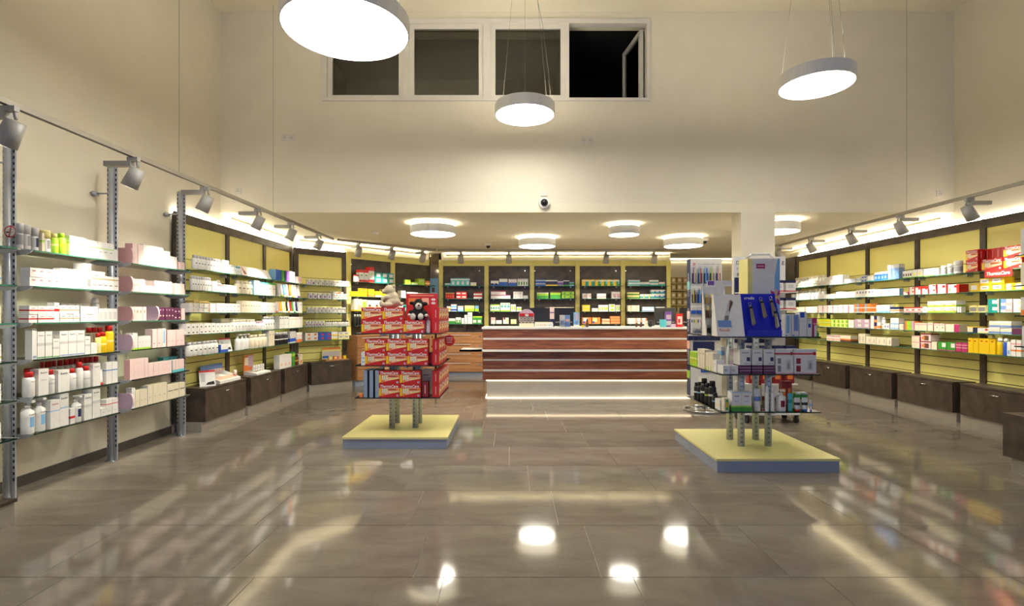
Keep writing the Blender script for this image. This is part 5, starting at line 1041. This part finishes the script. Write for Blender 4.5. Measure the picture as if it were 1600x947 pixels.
# foot file display with clear compartments
yb3 = Yf+.185; x0 = PX(1100, 0, yb3)[0]; x1 = PX(1136, 0, yb3)[0]; W_ = x1-x0; hb = 78*yb3/F
t = thing('foot_file_display', 'white acrylic display of wooden foot files and brushes', 'display', ((x0+x1)/2+.02, yb3, 1.0636))
m = MB(); m.box(-W_/2, .1, 0, W_/2, .11, hb, 'W'); m.build('back_board', t)
for sx in (-W_/2, W_/2-.006):
    m = MB(); m.xprism([(0, 0), (.1, hb), (.11, hb), (.11, 0)], sx, sx+.006, 'W'); m.build('side_board', t)
for z in (.02, .15, .27): MB().box(-W_/2+.006, .1*z/hb, z-.006, W_/2-.006, .1, z, M_ACR).build('tray', t)
for k, (z, c, hh, nme) in enumerate(((.15, 'Z', .10, 'wooden foot file'), (.27, 'D', .085, 'straw coloured nail brush'), (.02, 'K', .07, 'black pumice pad'))):
    for i in range(3):
        o = MB().box(-.014, -.008, 0, .014, .008, hh*.65, c).box(-.009, -.006, hh*.65, .009, .006, hh, 'y' if c != 'K' else 'E')
        o.build('foot_file', None, loc=(t.location.x-W_/2+.035+i*.045, yb3+.1*z/hb+.03, 1.0640+z), rz=0, label=f'{nme} standing in the white acrylic display', cat='file', group=f'{nme}s in the acrylic display')
MB().box(-W_/2+.04, .09, hb, W_/2+.06, .095, hb+.05, 'W').build('header', t); MB().box(-W_/2+.045, .088, hb+.01, -W_/2+.1, .0895, hb+.045, 'V').build('header_flower', t)
# tall carry carton with flower
yb4 = Yf+.22; x0 = PX(1176, 0, yb4)[0]; x1 = PX(1218.5, 0, yb4)[0]; W_ = x1-x0; hb = PX(0, 404, yb4)[2]-1.0636
t = thing('carry_carton', 'tall white carry carton with handle and pink flower', 'box', ((x0+x1)/2, yb4+.09, 1.0636), math.radians(0))
m = MB(); m.box(-W_/2, -.09, 0, W_/2, .09, hb, 'W'); m.face([(-W_/2-.0005, .09, 0), (-W_/2-.0005, -.09, 0), (-W_/2-.0005, -.09, hb), (-W_/2-.0005, .09, hb)], 'y'); m.build('body', t)
m = MB(); m.box(-W_/2-.04, -.088, 0, -W_/2-.0008, .085, hb, 'y'); m.build('side_flap', t)
m = MB()
pts = [(-W_*.5-.02, hb), (-W_*.38, hb+.045), (W_*.32, hb+.045), (W_*.44, hb)]
for a, b in zip(pts, pts[1:]): m.tube((a[0], 0, a[1]), (b[0], 0, b[1]), .012, n=8, m=pm('e'))
m.build('handle', t)
m = MB(); m.face([(W_*.28, -.0915, .06), (W_*.5, -.0915, .06), (W_*.5, -.0915, hb), (W_*.42, -.0915, hb), (W_*.3, -.0915, hb*.75)], 'b'); m.build('blue_print', t)
m = MB()
for k in range(9):
    a = 2*math.pi*k/9+.2; c, s_ = math.cos(a), math.sin(a); L = .075; fx, fz = W_*.36, hb*.50
    P = [(fx+.01*c, fz+.01*s_), (fx+L*.6*c-.016*s_, fz+L*.6*s_+.016*c), (fx+L*c, fz+L*s_), (fx+L*.6*c+.016*s_, fz+L*.6*s_-.016*c)]
    P = [(min(px_, W_/2-.001), pz) for px_, pz in P]; m.face([(a_, -.0922-.0002*k, b_) for a_, b_ in P], 'M' if k % 2 else 'P')
m.face([(fx+.014*math.cos(2*math.pi*k/10), -.0945, fz+.014*math.sin(2*math.pi*k/10)) for k in range(10)], 'Y'); m.build('flower_print', t)
MB().box(-W_/2+.03, -.0915, hb-.085, -W_/2+.105, -.0905, hb-.045, 'M').build('badge', t); MB().box(-W_/2+.04, -.0925, hb-.068, -W_/2+.095, -.0916, hb-.062, 'W').build('badge_print', t)
sh = GS2[0]
def rs(sh, x0, x1, n, hpx, kind, style, label, **k):
    sh.ph = None; r(sh, x0, x1, n, hpx, kind, style, label, **k)
Z2 = 'of the clipper stand'
rs(sh, 1226, 1236.5, 1, 35, 'box', 'W s.25-.75-.15-.95b s.1-.4-.02-.07S', f'tall white carton with narrow blue panel on top shelf {Z2}'); rs(sh, 1237, 1248.5, 1, 35, 'box', 'W s.3-.95-.25-.97S s.1-.4-.02-.07S', f'tall white carton with wide blue panel on top shelf {Z2}')
rs(sh, 1249, 1261, 1, 39, 'box', 'W s.1-.7-.76-.97B s.1-.5-.6-.62e', f'tall white carton with large blue square on top shelf {Z2}'); rs(sh, 1261.5, 1269.5, 1, 28, 'box', 'W s.2-.75-.5-.72B s.0-.9-.88-.95e', f'small white carton with blue square on top shelf {Z2}'); rs(sh, 1270, 1277, 1, 29, 'box', 'M s.4-1-.0-.6W s.1-.9-.65-.72P', f'magenta and white carton on top shelf {Z2}')
rs(sh, 1277.5, 1280, 1, 6, 'box', 'G', f'tiny green packet on top shelf {Z2}', sb=.05)
sh = GS2[1]
rs(sh, 1130, 1154, 2, 13, 'box', 'W s.1-.6-.3-.6e', f'flat white carton pair on middle shelf {Z2}', d=.12)
for i, (a, b) in enumerate(((1156, 1174), (1175.5, 1192), (1193.5, 1210.5))):
    rs(sh, a, b, 1, 38.5, 'box', 'W b.0-.36u b.12-.14v b.24-.26v s.4-.95-.38-.66W s.4-.95-.40-.46e s.62-.92-.52-.68N', f'tall white carton with plum base on middle shelf {Z2}', d=.07, txt=('Eucerin', .87, .62, 'K'))
rs(sh, 1150, 1156, 1, 38, 'box', 'W b.0-.36u', f'half-hidden plum-based carton on middle shelf {Z2}', sb=.1, d=.05)
for i, (a, b) in enumerate(((1212, 1240), (1240.5, 1276))):
    for hh, sb, stl, nme in ((38, .06, 'W b.78-.84R s.85-.97-.74-.88R', 'tall white gift pack with red stripe'), (29, .015, 'W b.0-.06P s.1-.3-.12-.45%s s.1-.3-.55-.85%s s.6-.85-.2-.75e s.68-.78-.3-.6E' % (('E', 'E') if i == 0 else ('r', 'r')), 'white gift pack with %s jar pictures' % ['grey', 'red'][i])):
        rs(sh, a, b, 1, hh, 'box', stl, f'{nme} on middle shelf {Z2}', d=.04, sb=sb)
sh = GS2[2]
rs(sh, 1131, 1139.5, 1, 21, 'box', 'C s.3-.85-.1-.9G s.4-.7-.3-.7Y', f'small cream and green carton on lowest shelf {Z2}'); rs(sh, 1143.5, 1174.6, 2, 31, 'box', 'W b.0-.22G b.22-.3g s.25-.75-.74-.8E s.3-.7-.5-.53b b.97-1b', f'white carton with green base on lowest shelf {Z2}', gap=.002)
rs(sh, 1180, 1192.5, 1, 35, 'tube', 'WW S', f'white tube with blue curves on lowest shelf {Z2}'); rs(sh, 1196, 1213, 2, 39, 'spray', 'WW W', f'slim white spray bottle on lowest shelf {Z2}', gap=.012); rs(sh, 1215.5, 1231.5, 1, 34, 'pump', 'WW W r', f'white bottle with dark red stripe on lowest shelf {Z2}'); rs(sh, 1232.7, 1242, 1, 28, 'tube', 'tt T', f'turquoise tube on lowest shelf {Z2}')
rs(sh, 1243, 1253.6, 1, 21, 'tube', 'WR K', f'white tube with red cap on lowest shelf {Z2}'); rs(sh, 1255, 1266, 1, 21, 'tube', 'WB K', f'white tube with blue cap on lowest shelf {Z2}'); rs(sh, 1266.5, 1270.6, 1, 18, 'tube', 'WB b', f'slim white tube with pale cap on lowest shelf {Z2}'); rs(sh, 1243, 1262, 2, 26, 'box', 'Wg b.6-.9G', f'white carton with green band in back row of lowest shelf {Z2}', sb=.12)
rs(sh, 1221, 1238, 2, 36, 'box', 'r s.2-.8-.3-.7O', f'dark red carton in back row of lowest shelf {Z2}', sb=.35); rs(sh, 1186, 1192, 1, 40, 'bottle', 'yR C', f'pale bottle with red cap in back row of lowest shelf {Z2}', sb=.3)
# the side of the stand facing the counter
sh = GL2[1]
def ls(sh, t0, n, w_, d, h, kind, style, label):
    for i in range(n): put(sh, kind, w_-.004, d, h, style, label, t0+w_*(i+.5), .02)
ls(GL2[1], .02, 3, .065, .05, .13, 'box', 'g b.5-.6y s.3-.7-.2-.4Y', f'lime carton on side of middle shelf {Z2}'); ls(GL2[1], .23, 3, .06, .06, .17, 'box', 'C s.3-.7-.75-.8E', f'tall cream carton on side of middle shelf {Z2}'); ls(GL2[1], .43, 3, .055, .06, .15, 'box', 'C s.0-.3-.0-.2g', f'cream carton with green corner on side of middle shelf {Z2}'); ls(GL2[1], .60, 1, .07, .07, .10, 'box', 'W s.3-.5-.6-.7E', f'low white carton on side of middle shelf {Z2}')
put(GL2[1], 'box', .09, .03, .20, 'W b.6-.8b', f'white card with blue panel inside middle shelf {Z2}', .38, .16); put(GL2[1], 'box', .1, .03, .19, 'v b.5-.7e', f'lilac card inside middle shelf {Z2}', .6, .18)
for i, (tt, hh, w_, lab) in enumerate(((.14, .15, .05, 'W'), (.22, .165, .05, 'b'), (.31, .21, .065, 'W'), (.41, .18, .055, 'g'), (.50, .21, .065, 'W'), (.58, .12, .05, 'b'))):
    put(GL2[2], 'bottle', w_, w_, hh, f'K K {lab}'.replace('K K', 'KK'), f'black bottle with {"white" if lab=="W" else "blue" if lab=="b" else "green"} label on side of lowest shelf {Z2}', tt, .02)
put(GL2[2], 'box', .09, .05, .19, 'W s.2-.8-.3-.5b', f'white carton behind the black bottles on lowest shelf {Z2}', .08, .10); put(GL2[2], 'box', .1, .06, .085, 'W b.3-.6C', f'low white carton after the black bottles on lowest shelf {Z2}', .69, .02)

# ------------------------------------------------------------------ toothbrush floor display with chrome ring foot
t = thing('toothbrush_display', 'white floor display of toothbrush packs with blue sides', 'display', (2.497, 6.62, 0))
W_ = .40
MB().box(-W_/2, 0, .20, W_/2, .13, 1.95, 'W').build('column', t)
m = MB(); m.box(-W_/2-.004, .004, .20, -W_/2-.0005, .126, 1.95, 'N'); sd = m.build('side_panel', t)
for k, c in enumerate('gqpt'): MB().box(-W_/2-.0055, .01, .42+.38*k, -W_/2-.0045, .12, .52+.38*k, c).build('side_print', t)
for k in range(3): lettering('CURAPROX', t, (-W_/2-.0062, .065, .72+.45*k), .30, 'W', rz=-math.pi/2, roll=-math.pi/2, bold=.01)
MB().box(-W_/2+.03, -.0015, 1.865, -W_/2+.06, -.0003, 1.895, 'R').build('red_cross_logo', t); lettering('+', t, (-W_/2+.045, -.0025, 1.88), .016, 'W', bold=.06)
lettering('SWISS PREMIUM ORAL CARE', t, (.035, -.0015, 1.88), .29, 'E')
m = MB(); m.tube((0, .065, .03), (0, .065, .2), .018, n=12, m=M_CHROME); m.build('pole', t)
m = MB(); n = 40; R1 = .25
for k in range(n):
    a, b = 2*math.pi*k/n, 2*math.pi*(k+1)/n; m.tube((R1*math.cos(a), .065+R1*math.sin(a), .016), (R1*math.cos(b), .065+R1*math.sin(b), .016), .015, n=8, m=M_CHROME, caps=False)
for a in (0.3, 2.4, 4.5): m.tube((0, .065, .03), (R1*math.cos(a), .065+R1*math.sin(a), .016), .008, n=8, m=M_CHROME)
m.build('ring_foot', t)
def brush_pack(px, z, h, c1, c2, label, grp):
    Yp = 6.60; x = (px-CX)*Yp/F
    o = thing('toothbrush_pack', label, 'toothbrush', (x, Yp-.012, z), 0, grp)
    MB().box(-.026, .0, 0, .026, .008, h*.58, 'N').build('card', o)
    MB().box(-.026, .002, h*.58, .026, .006, h, M_ACR).build('blister', o)
    MB().box(-.011, -.006, h*.05, -.001, -.0005, h*.9, c1).build('brush', o); MB().box(.003, -.006, h*.05, .013, -.0005, h*.86, c2).build('brush', o)
    MB().tube((0, .02, h-.01), (0, -.01, h-.01), .003, n=6, m=M_CHROME).build('hook', o)
zz = lambda y: H0+(CY-y)*6.6/F
for i, (px, a, b) in enumerate(((1084, 'V', 'y'), (1093.5, 't', 'R'), (1103, 'b', 'B'), (1112, 'g', 'P'), (1122, 'v', 'q'))): brush_pack(px, zz(443), .225, a, b, f'toothbrush pack with {["violet","red and blue","light blue","green and pink","lilac"][i]} brush in the top hook row', 'toothbrush packs in the top hook row')
for i, (px, a, b) in enumerate(((1084, 'Y', 'N'), (1092.5, 'B', 'b'), (1102, 'g', 'K'), (1112, 'B', 'W'), (1122, 'Y', 'W'))): brush_pack(px, zz(473.5), .19, a, b, f'toothbrush pack with {["yellow","blue","green and black","blue and white","yellow and white"][i]} brush in the second hook row', 'toothbrush packs in the second hook row')
for i, px in enumerate((1084.5, 1094, 1104, 1114)):
    x = (px-CX)*6.58/F; MB().box(-.03, -.02, 0, .03, .015, .045, 'B').box(-.028, -.018, .045, .028, .013, .085, 'e').build('floss_box', None, loc=(x, 6.60, zz(490.5)), label='small blue and grey pack hanging under the toothbrush rows', cat='box', group='small packs on the toothbrush display')
for i, c in enumerate('VGYBPgN'):
    x = (1082+3.2*i-CX)*6.57/F; MB().box(-.005, -.004, 0, .005, .004, .12, 'W').box(-.006, -.006, .12, .006, .004, .16, c).build('toothbrush', None, loc=(x, 6.585, zz(519)), label=f'loose white toothbrush with {NAMES[c].replace("_"," ")} head in the display pocket', cat='toothbrush', group='loose toothbrushes in the display pocket')
MB().box(-.1, -.025, 0, .1, 0, .06, M_ACR).build('pocket', t).location = (-.09, -.02, zz(521))
for k, (a, c) in enumerate((('1.0', 'S'), ('.86', 'N'), ('.70', 'q'))):
    MB().box(-.17, -.012, float(a)-.08, .1, -.0005, float(a)+.03, c).build('printed_panel', t)
MB().box(-.07, -.014, .50, .1, -.0005, .72, 'B').build('printed_panel', t); lettering('CURAPROX', t, (-.045, -.0155, .61), .17, 'W', roll=-math.pi/2)
for k in range(6): MB().box(-.03, 0, 0, .03, .02, .055, 'N').box(-.028, .001, .055, .028, .019, .075, 'e').build('interdental_pack', None, loc=((1080+8.5*k-CX)*6.58/F, 6.595, 1.0-.09), label='small navy pack in the lower row of the toothbrush display', cat='box', group='navy packs low on the toothbrush display')

# ------------------------------------------------------------------ support-bandage trolley in front of the pillar
t = thing('bandage_trolley', 'white and navy bandage display trolley on castors before the pillar', 'display', (2.97, 6.02, 0))
MB().box(-.31, .17, .12, .31, .19, 1.93, 'W').build('back_board', t)
MB().box(-.30, .155, .9, .10, .1695, 1.68, 'N').build('navy_panel', t)
lettering('Die W', t, (-.20, .152, 1.855), .17, 'N'); lettering('g', t, (.27, .152, 1.85), .03, 'N'); lettering('aus B', t, (-.225, .152, 1.79), .11, 'E'); lettering('BSN', t, (-.23, .152, 1.715), .09, 'K', bold=.02)
m = MB(); 
for c, rr in (((0, 0, 0), (.045, .006, .03)), ((.05, 0, .012), (.03, .006, .022))): m.ball(c, rr, 'q', 10, 6)
m.build('hand_picture', t).location = (-.22, .1545, 1.47)
MB().ball((0, 0, 0), (.03, .005, .045), 'e', 10, 6).build('brace_picture', t).location = (-.17, .1545, 1.53)
MB().box(-.31, -.15, .10, .31, .17, .12, 'W').build('base', t)
for z in (.45, .75, 1.05, 1.30, 1.5): MB().box(-.30, -.12, z-.012, .30, .1545, z, 'W').build('shelf', t)
for sx in (-.28, .28):
    for sy in (-.12, .14):
        c = MB(); c.tube((sx-.015, sy, .04), (sx+.015, sy, .04), .038, n=16, m=M_BLACK); c.box(sx-.02, sy-.01, .06, sx+.02, sy+.01, .0995, M_BLACK); c.build('castor', t)
for i, z in enumerate((.75, 1.05, 1.30, 1.5)):
    for k in range(4):
        px_, d_ = -.21+.14*k, .1
        MB().box(-.055, -.04, 0, .055, .04, .13, 'W').box(-.0555, -.0405, .10, .0555, .0405, .1305, 'N').box(-.0555, -.0405, -.0, .0555, .0405, .012, 'R').box(-.03, -.041, .04, .03, -.04, .08, 'e').build('bandage_carton', None, loc=(2.97+px_+.02, 5.96, z+.0006), label=f'white bandage carton with navy top on {["lowest","second lowest","third","top"][i]} trolley shelf', cat='box', group='bandage cartons on the trolley')
for k in range(4): MB().box(-.05, -.04, 0, .05, .04, .2, 'r').box(-.03, -.041, .05, .03, -.04, .13, 'O').build('bandage_carton', None, loc=(2.97-.2+.14*k, 5.96, .4506), label='dark red carton on the base shelf of the bandage trolley', cat='box', group='dark red cartons on the trolley')

# ------------------------------------------------------------------ on the counter
CT = Shelf((-.42, 7.60), 0, zc(511.5), None)
cz = CT.z+.0006
def cp(px, Y): return (px-CX)*Y/F
t = thing('lip_care_display', 'arched pink and red counter display with rows of small packs', 'display', (cp(823, 7.72), 7.72, cz))
m = MB(); m.box(-.11, 0, 0, .11, .12, .045, 'C'); m.build('tray', t)
m = MB(); pr = [(-.115, .10), (-.115, .2)]+[(-.115+.23*i/10, .2+.07*math.sin(math.pi*i/10)**.7) for i in range(1, 10)]+[(.115, .2), (.115, .10)]
i0 = len(m.v); n = len(pr); m.v += [(a, .11, b) for a, b in pr]+[(a, .125, b) for a, b in pr]; k = m.mi(pm('v')); m.f += [tuple(reversed(range(n))), tuple(range(n, 2*n))]; m.m += [k, k]; m.sm += [False]*2
for j in range(n): m.f.append((j, (j+1) % n, n+(j+1) % n, n+j)); m.m.append(k); m.sm.append(False)
m.build('header', t); MB().box(-.11, .105, .155, .11, .1095, .205, 'R').build('header_print', t); MB().box(-.02, .103, .16, .03, .1048, .195, 'W').build('header_print', t)
for q in range(3):
    MB().box(-.108, .02+.03*q, .045+.035*q, .108, .05+.03*q, .06+.035*q, 'C').build('step', t)
    for k in range(4): MB().box(-.02, -.008, 0, .02, .008, .03, 'K').box(-.015, -.009, .01, .015, -.008, .02, 'W').build('lip_care_pack', None, loc=(t.location.x-.078+.052*k, 7.72+.03+.03*q, cz+.0606+.035*q), label=f'small dark pack on the {["lowest","middle","highest"][q]} step of the arched counter display', cat='box', group='small dark packs in the arched display')
def monitor(px0, px1, ytop, label, tilt=0.0, Y=8.15):
    x0, x1 = cp(px0, Y), cp(px1, Y); zt = H0+(CY-ytop)*Y/F; W_ = x1-x0; hh = .27
    t = thing('monitor', label, 'monitor', ((x0+x1)/2, Y, cz)); 
    m = MB(); m.xprism([(0, zt-cz-hh), (.0+tilt, zt-cz), (.03+tilt, zt-cz), (.03, zt-cz-hh)], -W_/2, W_/2, M_BLACK); m.build('screen', t)
    MB().box(-.02, .02, .012, .02, .045, zt-cz-.06, M_BLACK).build('stand', t); MB().box(-.1, -.06, 0, .1, .1, .012, M_BLACK).build('base', t)
    MB().box(-W_/2+.03, -.004, zt-cz-hh+.04, W_/2-.03, .004, zt-cz-hh+.05, M_SPOT).build('bezel_line', t)
monitor(828, 860, 481, 'black monitor standing next to the arched counter display'); monitor(865, 897, 481, 'black monitor behind the leaflet holder')
monitor(1024, 1057, 481, 'black till monitor behind the purple pack', tilt=.05); monitor(1062, 1084, 481, 'black till monitor behind the red leaflet')
t = thing('sample_tray', 'white counter tray with a row of coloured dots', 'tray', (cp(850, 7.72), 7.72, cz)); MB().box(-.135, 0, 0, .135, .08, .06, 'W').build('tray', t)
for k, c in enumerate('gqOPRgtv'): MB().ball((-.105+.03*k, -.001, .03), (.009, .003, .009), c, 8, 5).build('dot', t)
MB().box(-.13, .02, .06, .13, .07, .075, 'C').build('packs', t)
def cpack(px0, px1, hpx, style, label, Y=7.72, d=.05, txt=None):
    w_ = (px1-px0)*Y/F; h = hpx*Y/F; obj('carton', carton_mesh(w_, d, h, style), None, (cp((px0+px1)/2, Y), Y+d/2, cz), 0, label, 'box')
cpack(859.5, 866, 31, 'p b.0-.4N b.7-.75V s.2-.8-.0-.15S', 'tall pink and navy pack between the monitors', Y=7.85)
t = thing('leaflet_holder', 'clear leaflet holder with blue and white leaflets on the counter', 'holder', (cp(883, 7.72), 7.72, cz))
MB().box(-.08, .0, 0, .08, .004, .12, M_ACR).build('front', t); MB().box(-.08, 0, 0, .08, .06, .004, M_ACR).build('base', t); MB().box(-.08, .06, 0, .08, .064, .16, M_ACR).build('back', t)
MB().box(-.078, .03, .005, 0, .036, .18, 'e').build('leaflet', t); MB().box(.002, .03, .005, .076, .036, .18, 'S').build('leaflet', t); MB().box(.01, .028, .08, .07, .0295, .12, 'q').build('leaflet_picture', t); MB().box(-.07, .028, .03, -.01, .0295, .1, 'L').build('leaflet_picture', t)
cpack(896.5, 905, 23, 'b s.3-.8-.5-.9v b.0-.15W s.3-.8-.15-.4S', 'blue leaflet stand with portrait on the counter', d=.03)
t = thing('dropper_bottle', 'dark dropper bottle standing on the counter', 'bottle', (cp(918, 7.72), 7.75, cz)); MB().rings([(0, .022, .022), (.06, .022, .022), (.075, .012, .012), (.08, .012, .012)], 'A').build('body', t); MB().rings([(.08, .014, .014), (.1, .013, .013), (.125, .006, .006)], 'K').build('dropper', t)
cpack(908.5, 913, 3, 'Y', 'tiny yellow packet beside the dropper bottle'); cpack(911.5, 916, 2.5, 'b', 'tiny blue packet beside the dropper bottle', Y=7.8)
for k, (px, c, nme) in enumerate(((995, 'A', 'brown'), (1002, 'A', 'dark brown'), (1010, 'C', 'cream'), (1017, 'K', 'black'))):
    m = MB(); h = .05+.012*k; m.ball((0, 0, h*.4), (h*.42, h*.4, h*.4), c, 10, 7); m.ball((0, -h*.25, h*.9), (h*.28, h*.28, h*.3), c, 10, 7); m.ball((-h*.2, -h*.2, h*1.18), (h*.09, h*.06, h*.12), c, 8, 5); m.ball((h*.2, -h*.2, h*1.18), (h*.09, h*.06, h*.12), c, 8, 5)
    m.build('toy_animal', None, loc=(cp(px, 7.74), 7.74+.02, cz), label=f'small {nme} toy animal figure on the counter by the till', cat='figurine')
cpack(1032, 1041, 12, 't', 'turquoise pack in front of the till monitor', Y=7.72); cpack(1040, 1049.5, 24, 'V s.1-.9-.1-.4e s.1-.9-.5-.8v', 'purple picture pack in front of the till monitor', Y=7.78); cpack(1049, 1056, 5, 'v', 'low lilac pack beside the purple pack', Y=7.70)
cpack(1056.5, 1067, 21, 'R s.2-.9-.2-.8p s.3-.6-.3-.6R', 'red leaflet pack with white picture beside the till', Y=7.74, d=.02)
cpack(1023.5, 1031, 3, 'W', 'flat white pad beside the till', Y=7.7)

# ------------------------------------------------------------------ on the drawer-unit tops and other extras
ZT_ = .4626
def leaflet_stand(x, y, rz, h, label):
    t = thing('leaflet_stand', label, 'stand', (x, y, ZT_), rz); w_ = .155*h/.17
    m = MB(); m.xprism([(0, 0), (.05, h), (.054, h), (.004, 0)], -w_/2, w_/2, 'W'); m.build('sheet', t)
    m = MB(); m.face([(-w_/2, .05*.88-.001, h*.88), (w_/2, .05*.88-.001, h*.88), (w_/2, .049, h), (-w_/2, .049, h)], 'R'); m.build('heading', t)
    m = MB(); m.face([(-.02, .05*.1-.001, h*.1), (w_/2-.01, .05*.1-.001, h*.1), (w_/2-.015, .05*.3-.001, h*.32), (.0, .05*.25-.001, h*.25)], 'K'); m.build('picture', t)
    m = MB(); m.face([(-w_/2+.015, .05*.3-.001, h*.3), (-.02, .05*.3-.001, h*.3), (-.02, .05*.8-.001, h*.8), (-w_/2+.015, .05*.8-.001, h*.8)], 'e'); m.build('print', t)
    MB().box(-w_/2, .0, 0, w_/2, .06, .003, M_ACR).build('foot', t)
    return t
leaflet_stand(-3.27, 5.60, math.radians(45), .17, 'leaflet with red heading standing on the drawer unit by the glass rack')
o = leaflet_stand(-3.28, 5.985, math.radians(60), .15, 'leaflet with red heading standing on the lowest yellow-wall shelf'); o.location.z = SZ_Y[4]+.0006
t = thing('sample_display', 'white sloping tray of small sample jars on the drawer unit', 'display', (-3.26, 6.0, ZT_), LW)
m = MB(); m.xprism([(-.02, 0), (-.02, .03), (.2, .12), (.2, 0)], -.22, .22, 'W'); m.build('tray', t); MB().box(-.22, .2, 0, .22, .206, .20, 'S').build('back_board', t)
m = MB(); m.face([(-.2, .0, .0395), (.2, .0, .0395), (.2, .06, .064), (-.2, .06, .064)], 'q'); m.build('print', t)
for k in range(4): MB().rings([(0, .022, .022), (.035, .022, .022), (.036, .024, .024), (.05, .024, .024)], 'p').build('sample_jar', None, loc=(-3.26-.13, 5.86+.06*k, ZT_+.102), label='pale pink sample jar standing on the white sloping tray', cat='jar', group='sample jars on the white tray')
MB().rings([(0, .02, .02), (.06, .02, .02)], 'p').build('sample_pot', None, loc=(-3.28, 6.17, ZT_+.055), label='single pink pot at the end of the sloping tray', cat='jar')
t = thing('brochure_tray', 'brochure tray with orange and purple header on the drawer unit', 'display', (-3.26, 6.72, ZT_), LW)
MB().box(-.12, .14, 0, .12, .146, .25, 'O').build('header', t); MB().box(-.02, .138, .1, .119, .1395, .24, 'v').build('header_picture', t); MB().box(-.1, .137, .12, -.01, .1385, .22, 'C').build('header_picture', t)
m = MB(); m.xprism([(-.03, 0), (-.03, .02), (.14, .05), (.14, 0)], -.12, .26, 'W'); m.build('tray', t)
for k in range(5):
    o = MB().box(-.02, -.01, 0, .02, .01, .075, 'W').box(-.015, -.0105, .02, .015, -.01, .05, 'e').build('sachet', None, loc=(-3.26-.045, 6.66+.062*k, ZT_+.046), rz=LW, label='white sachet pack lying in the brochure tray', cat='sachet', group='sachets in the brochure tray')
DU3 = Shelf((-3.24, 7.4), LW, ZT_-.0004, None)
rs(DU3, 437, 456, 3, 21, 'box', 'W s.3-.7-.2-.4q', 'tall white carton on the drawer unit meeting the corner', d=.08); rs(DU3, 456.5, 461, 1, 22, 'box', 'G b.7-.9g', 'green carton on the drawer unit meeting the corner'); rs(DU3, 461.5, 468, 2, 17, 'bottle', 'AK Y', 'dark bottle with yellow label on the drawer unit'); rs(DU3, 468.5, 473, 1, 16, 'box', 'C s.2-.8-.1-.4O', 'cream carton on the drawer unit meeting the corner')
ca = A0+AD*.62-nrm*.14
t = thing('sweets_display', 'counter display with yellow header and small packs on the angled unit', 'display', (ca.x, ca.y, ZT_), AR)
MB().box(-.17, .06, 0, .17, .066, .21, 'y').build('header', t); MB().box(-.17, .058, .18, .17, .0595, .21, 'O').build('header_print', t); MB().box(-.16, .058, .03, .16, .0595, .15, 'e').build('header_print', t); MB().box(-.165, .057, .04, -.05, .0578, .075, 'B').build('header_print', t)
MB().box(-.17, -.07, 0, .25, .06, .02, M_WOODL).build('tray', t)
for k in range(4):
    p = ca+AD*(-.08+.09*k)-nrm*.03; obj('carton', carton_mesh(.05, .04, .05, ['y', 'O s.2-.8-.2-.8y', 'q', 'Y'][k]), None, (p.x, p.y, ZT_+.0206), AR, f'small {["pale yellow","orange","peach","bright yellow"][k]} pack in the yellow-headed display', 'box')
# sloping white banner on the top yellow-wall shelf
t = thing('shelf_banner', 'long sloping white banner with face picture on the top yellow-wall shelf', 'banner', (-3.25, 6.68, SZ_Y[0]+.0006), LW)
m = MB(); m.xprism([(0, 0), (.07, .125), (.075, .125), (.09, 0)], -.39, .38, 'W'); m.build('board', t)
m = MB(); m.face([(-.38, .004, .01), (-.22, .004, .01), (-.26, .066, .12), (-.38, .066, .12)], 'p'); m.face([(-.33, .012, .025), (-.27, .012, .025), (-.28, .055, .10), (-.31, .06, .11)], 'Z'); m.build('face_picture', t)
put(LY[0], 'box', .19, .07, .10, 'p s.2-.8-.4-.7P', 'pink pack at the corner end of the top yellow-wall shelf', LY[0].t(468, .015), .015)
# heat-patch boxes and their sign on the right wall
sR = RY[0]; sR.ph = None
nmr = 'red heat-patch box on the %s'
h_ = heat_run(1509, 1528, 1, 2, sR, 17.3, nmr % 'yellow wall, beside the grey tins', d=.075, sb=.02)
heat_run(1534, 1566, 1, 1, sR, 18, nmr % 'yellow wall, above the red sign strip', d=.075); 
t0 = sR.t(1529, .12)
for k in range(6):
    p = sR.at(t0+.045+.062*k, .17); o = heat_box(p, sR.z+h_, .10, .058, h_-.001, RW+math.pi/2, nmr % 'yellow wall, spine outwards on top', 'spine-out heat-patch boxes on the yellow wall')
for k in range(6):
    p = sR.at(t0+.045+.062*k, .17); heat_box(p, sR.z, .10, .058, h_-.001, RW+math.pi/2, nmr % 'yellow wall, spine outwards below', 'spine-out heat-patch boxes on the yellow wall')
heat_run(1568, 1597, 1, 2, sR, 17.8, nmr % 'yellow wall, past the red sign strip', d=.075)
t1 = sR.t(1560, -.01); p = sR.at(t1, -.012)
t = thing('shelf_sign', 'red sign strip with white lettering hanging from the top shelf edge', 'sign', (p.x, p.y, sR.z-.075), RW)
MB().box(-.155, -.002, 0, .155, .002, .074, 'R').build('strip', t); lettering('ThermaCare', t, (0, -.0032, .037), .26, 'W', shear=.2, bold=.02)
# boxes on the near glass rack at the right
GN = [Shelf((3.90, 4.015), RW, z, None) for z in (1.70, 1.467, 1.235, 1.0)]
for sh, h, stl, nme in ((GN[0], .2, 'e s.2-.8-.3-.7E', 'grey carton'), (GN[1], .175, 'C s.2-.4-.2-.4q', 'pale device carton'), (GN[2], .14, 'W b.0-.3O', 'white and orange carton')):
    for k in range(2): put(sh, 'box', .22, .12, h, stl, f'{nme} on the near glass rack above the dark cabinet', .13+.24*k, .03)
put(Shelf((3.90, 4.03), RW, .4622, None), 'box', .25, .14, .22, 'C s.1-.5-.75-.8E b.1-.2O', 'cream device carton standing on the near dark cabinet', .2, .02)
put(GN[3], 'box', .2, .12, .15, 'W', 'plain white carton on the near glass rack', .13, .03)
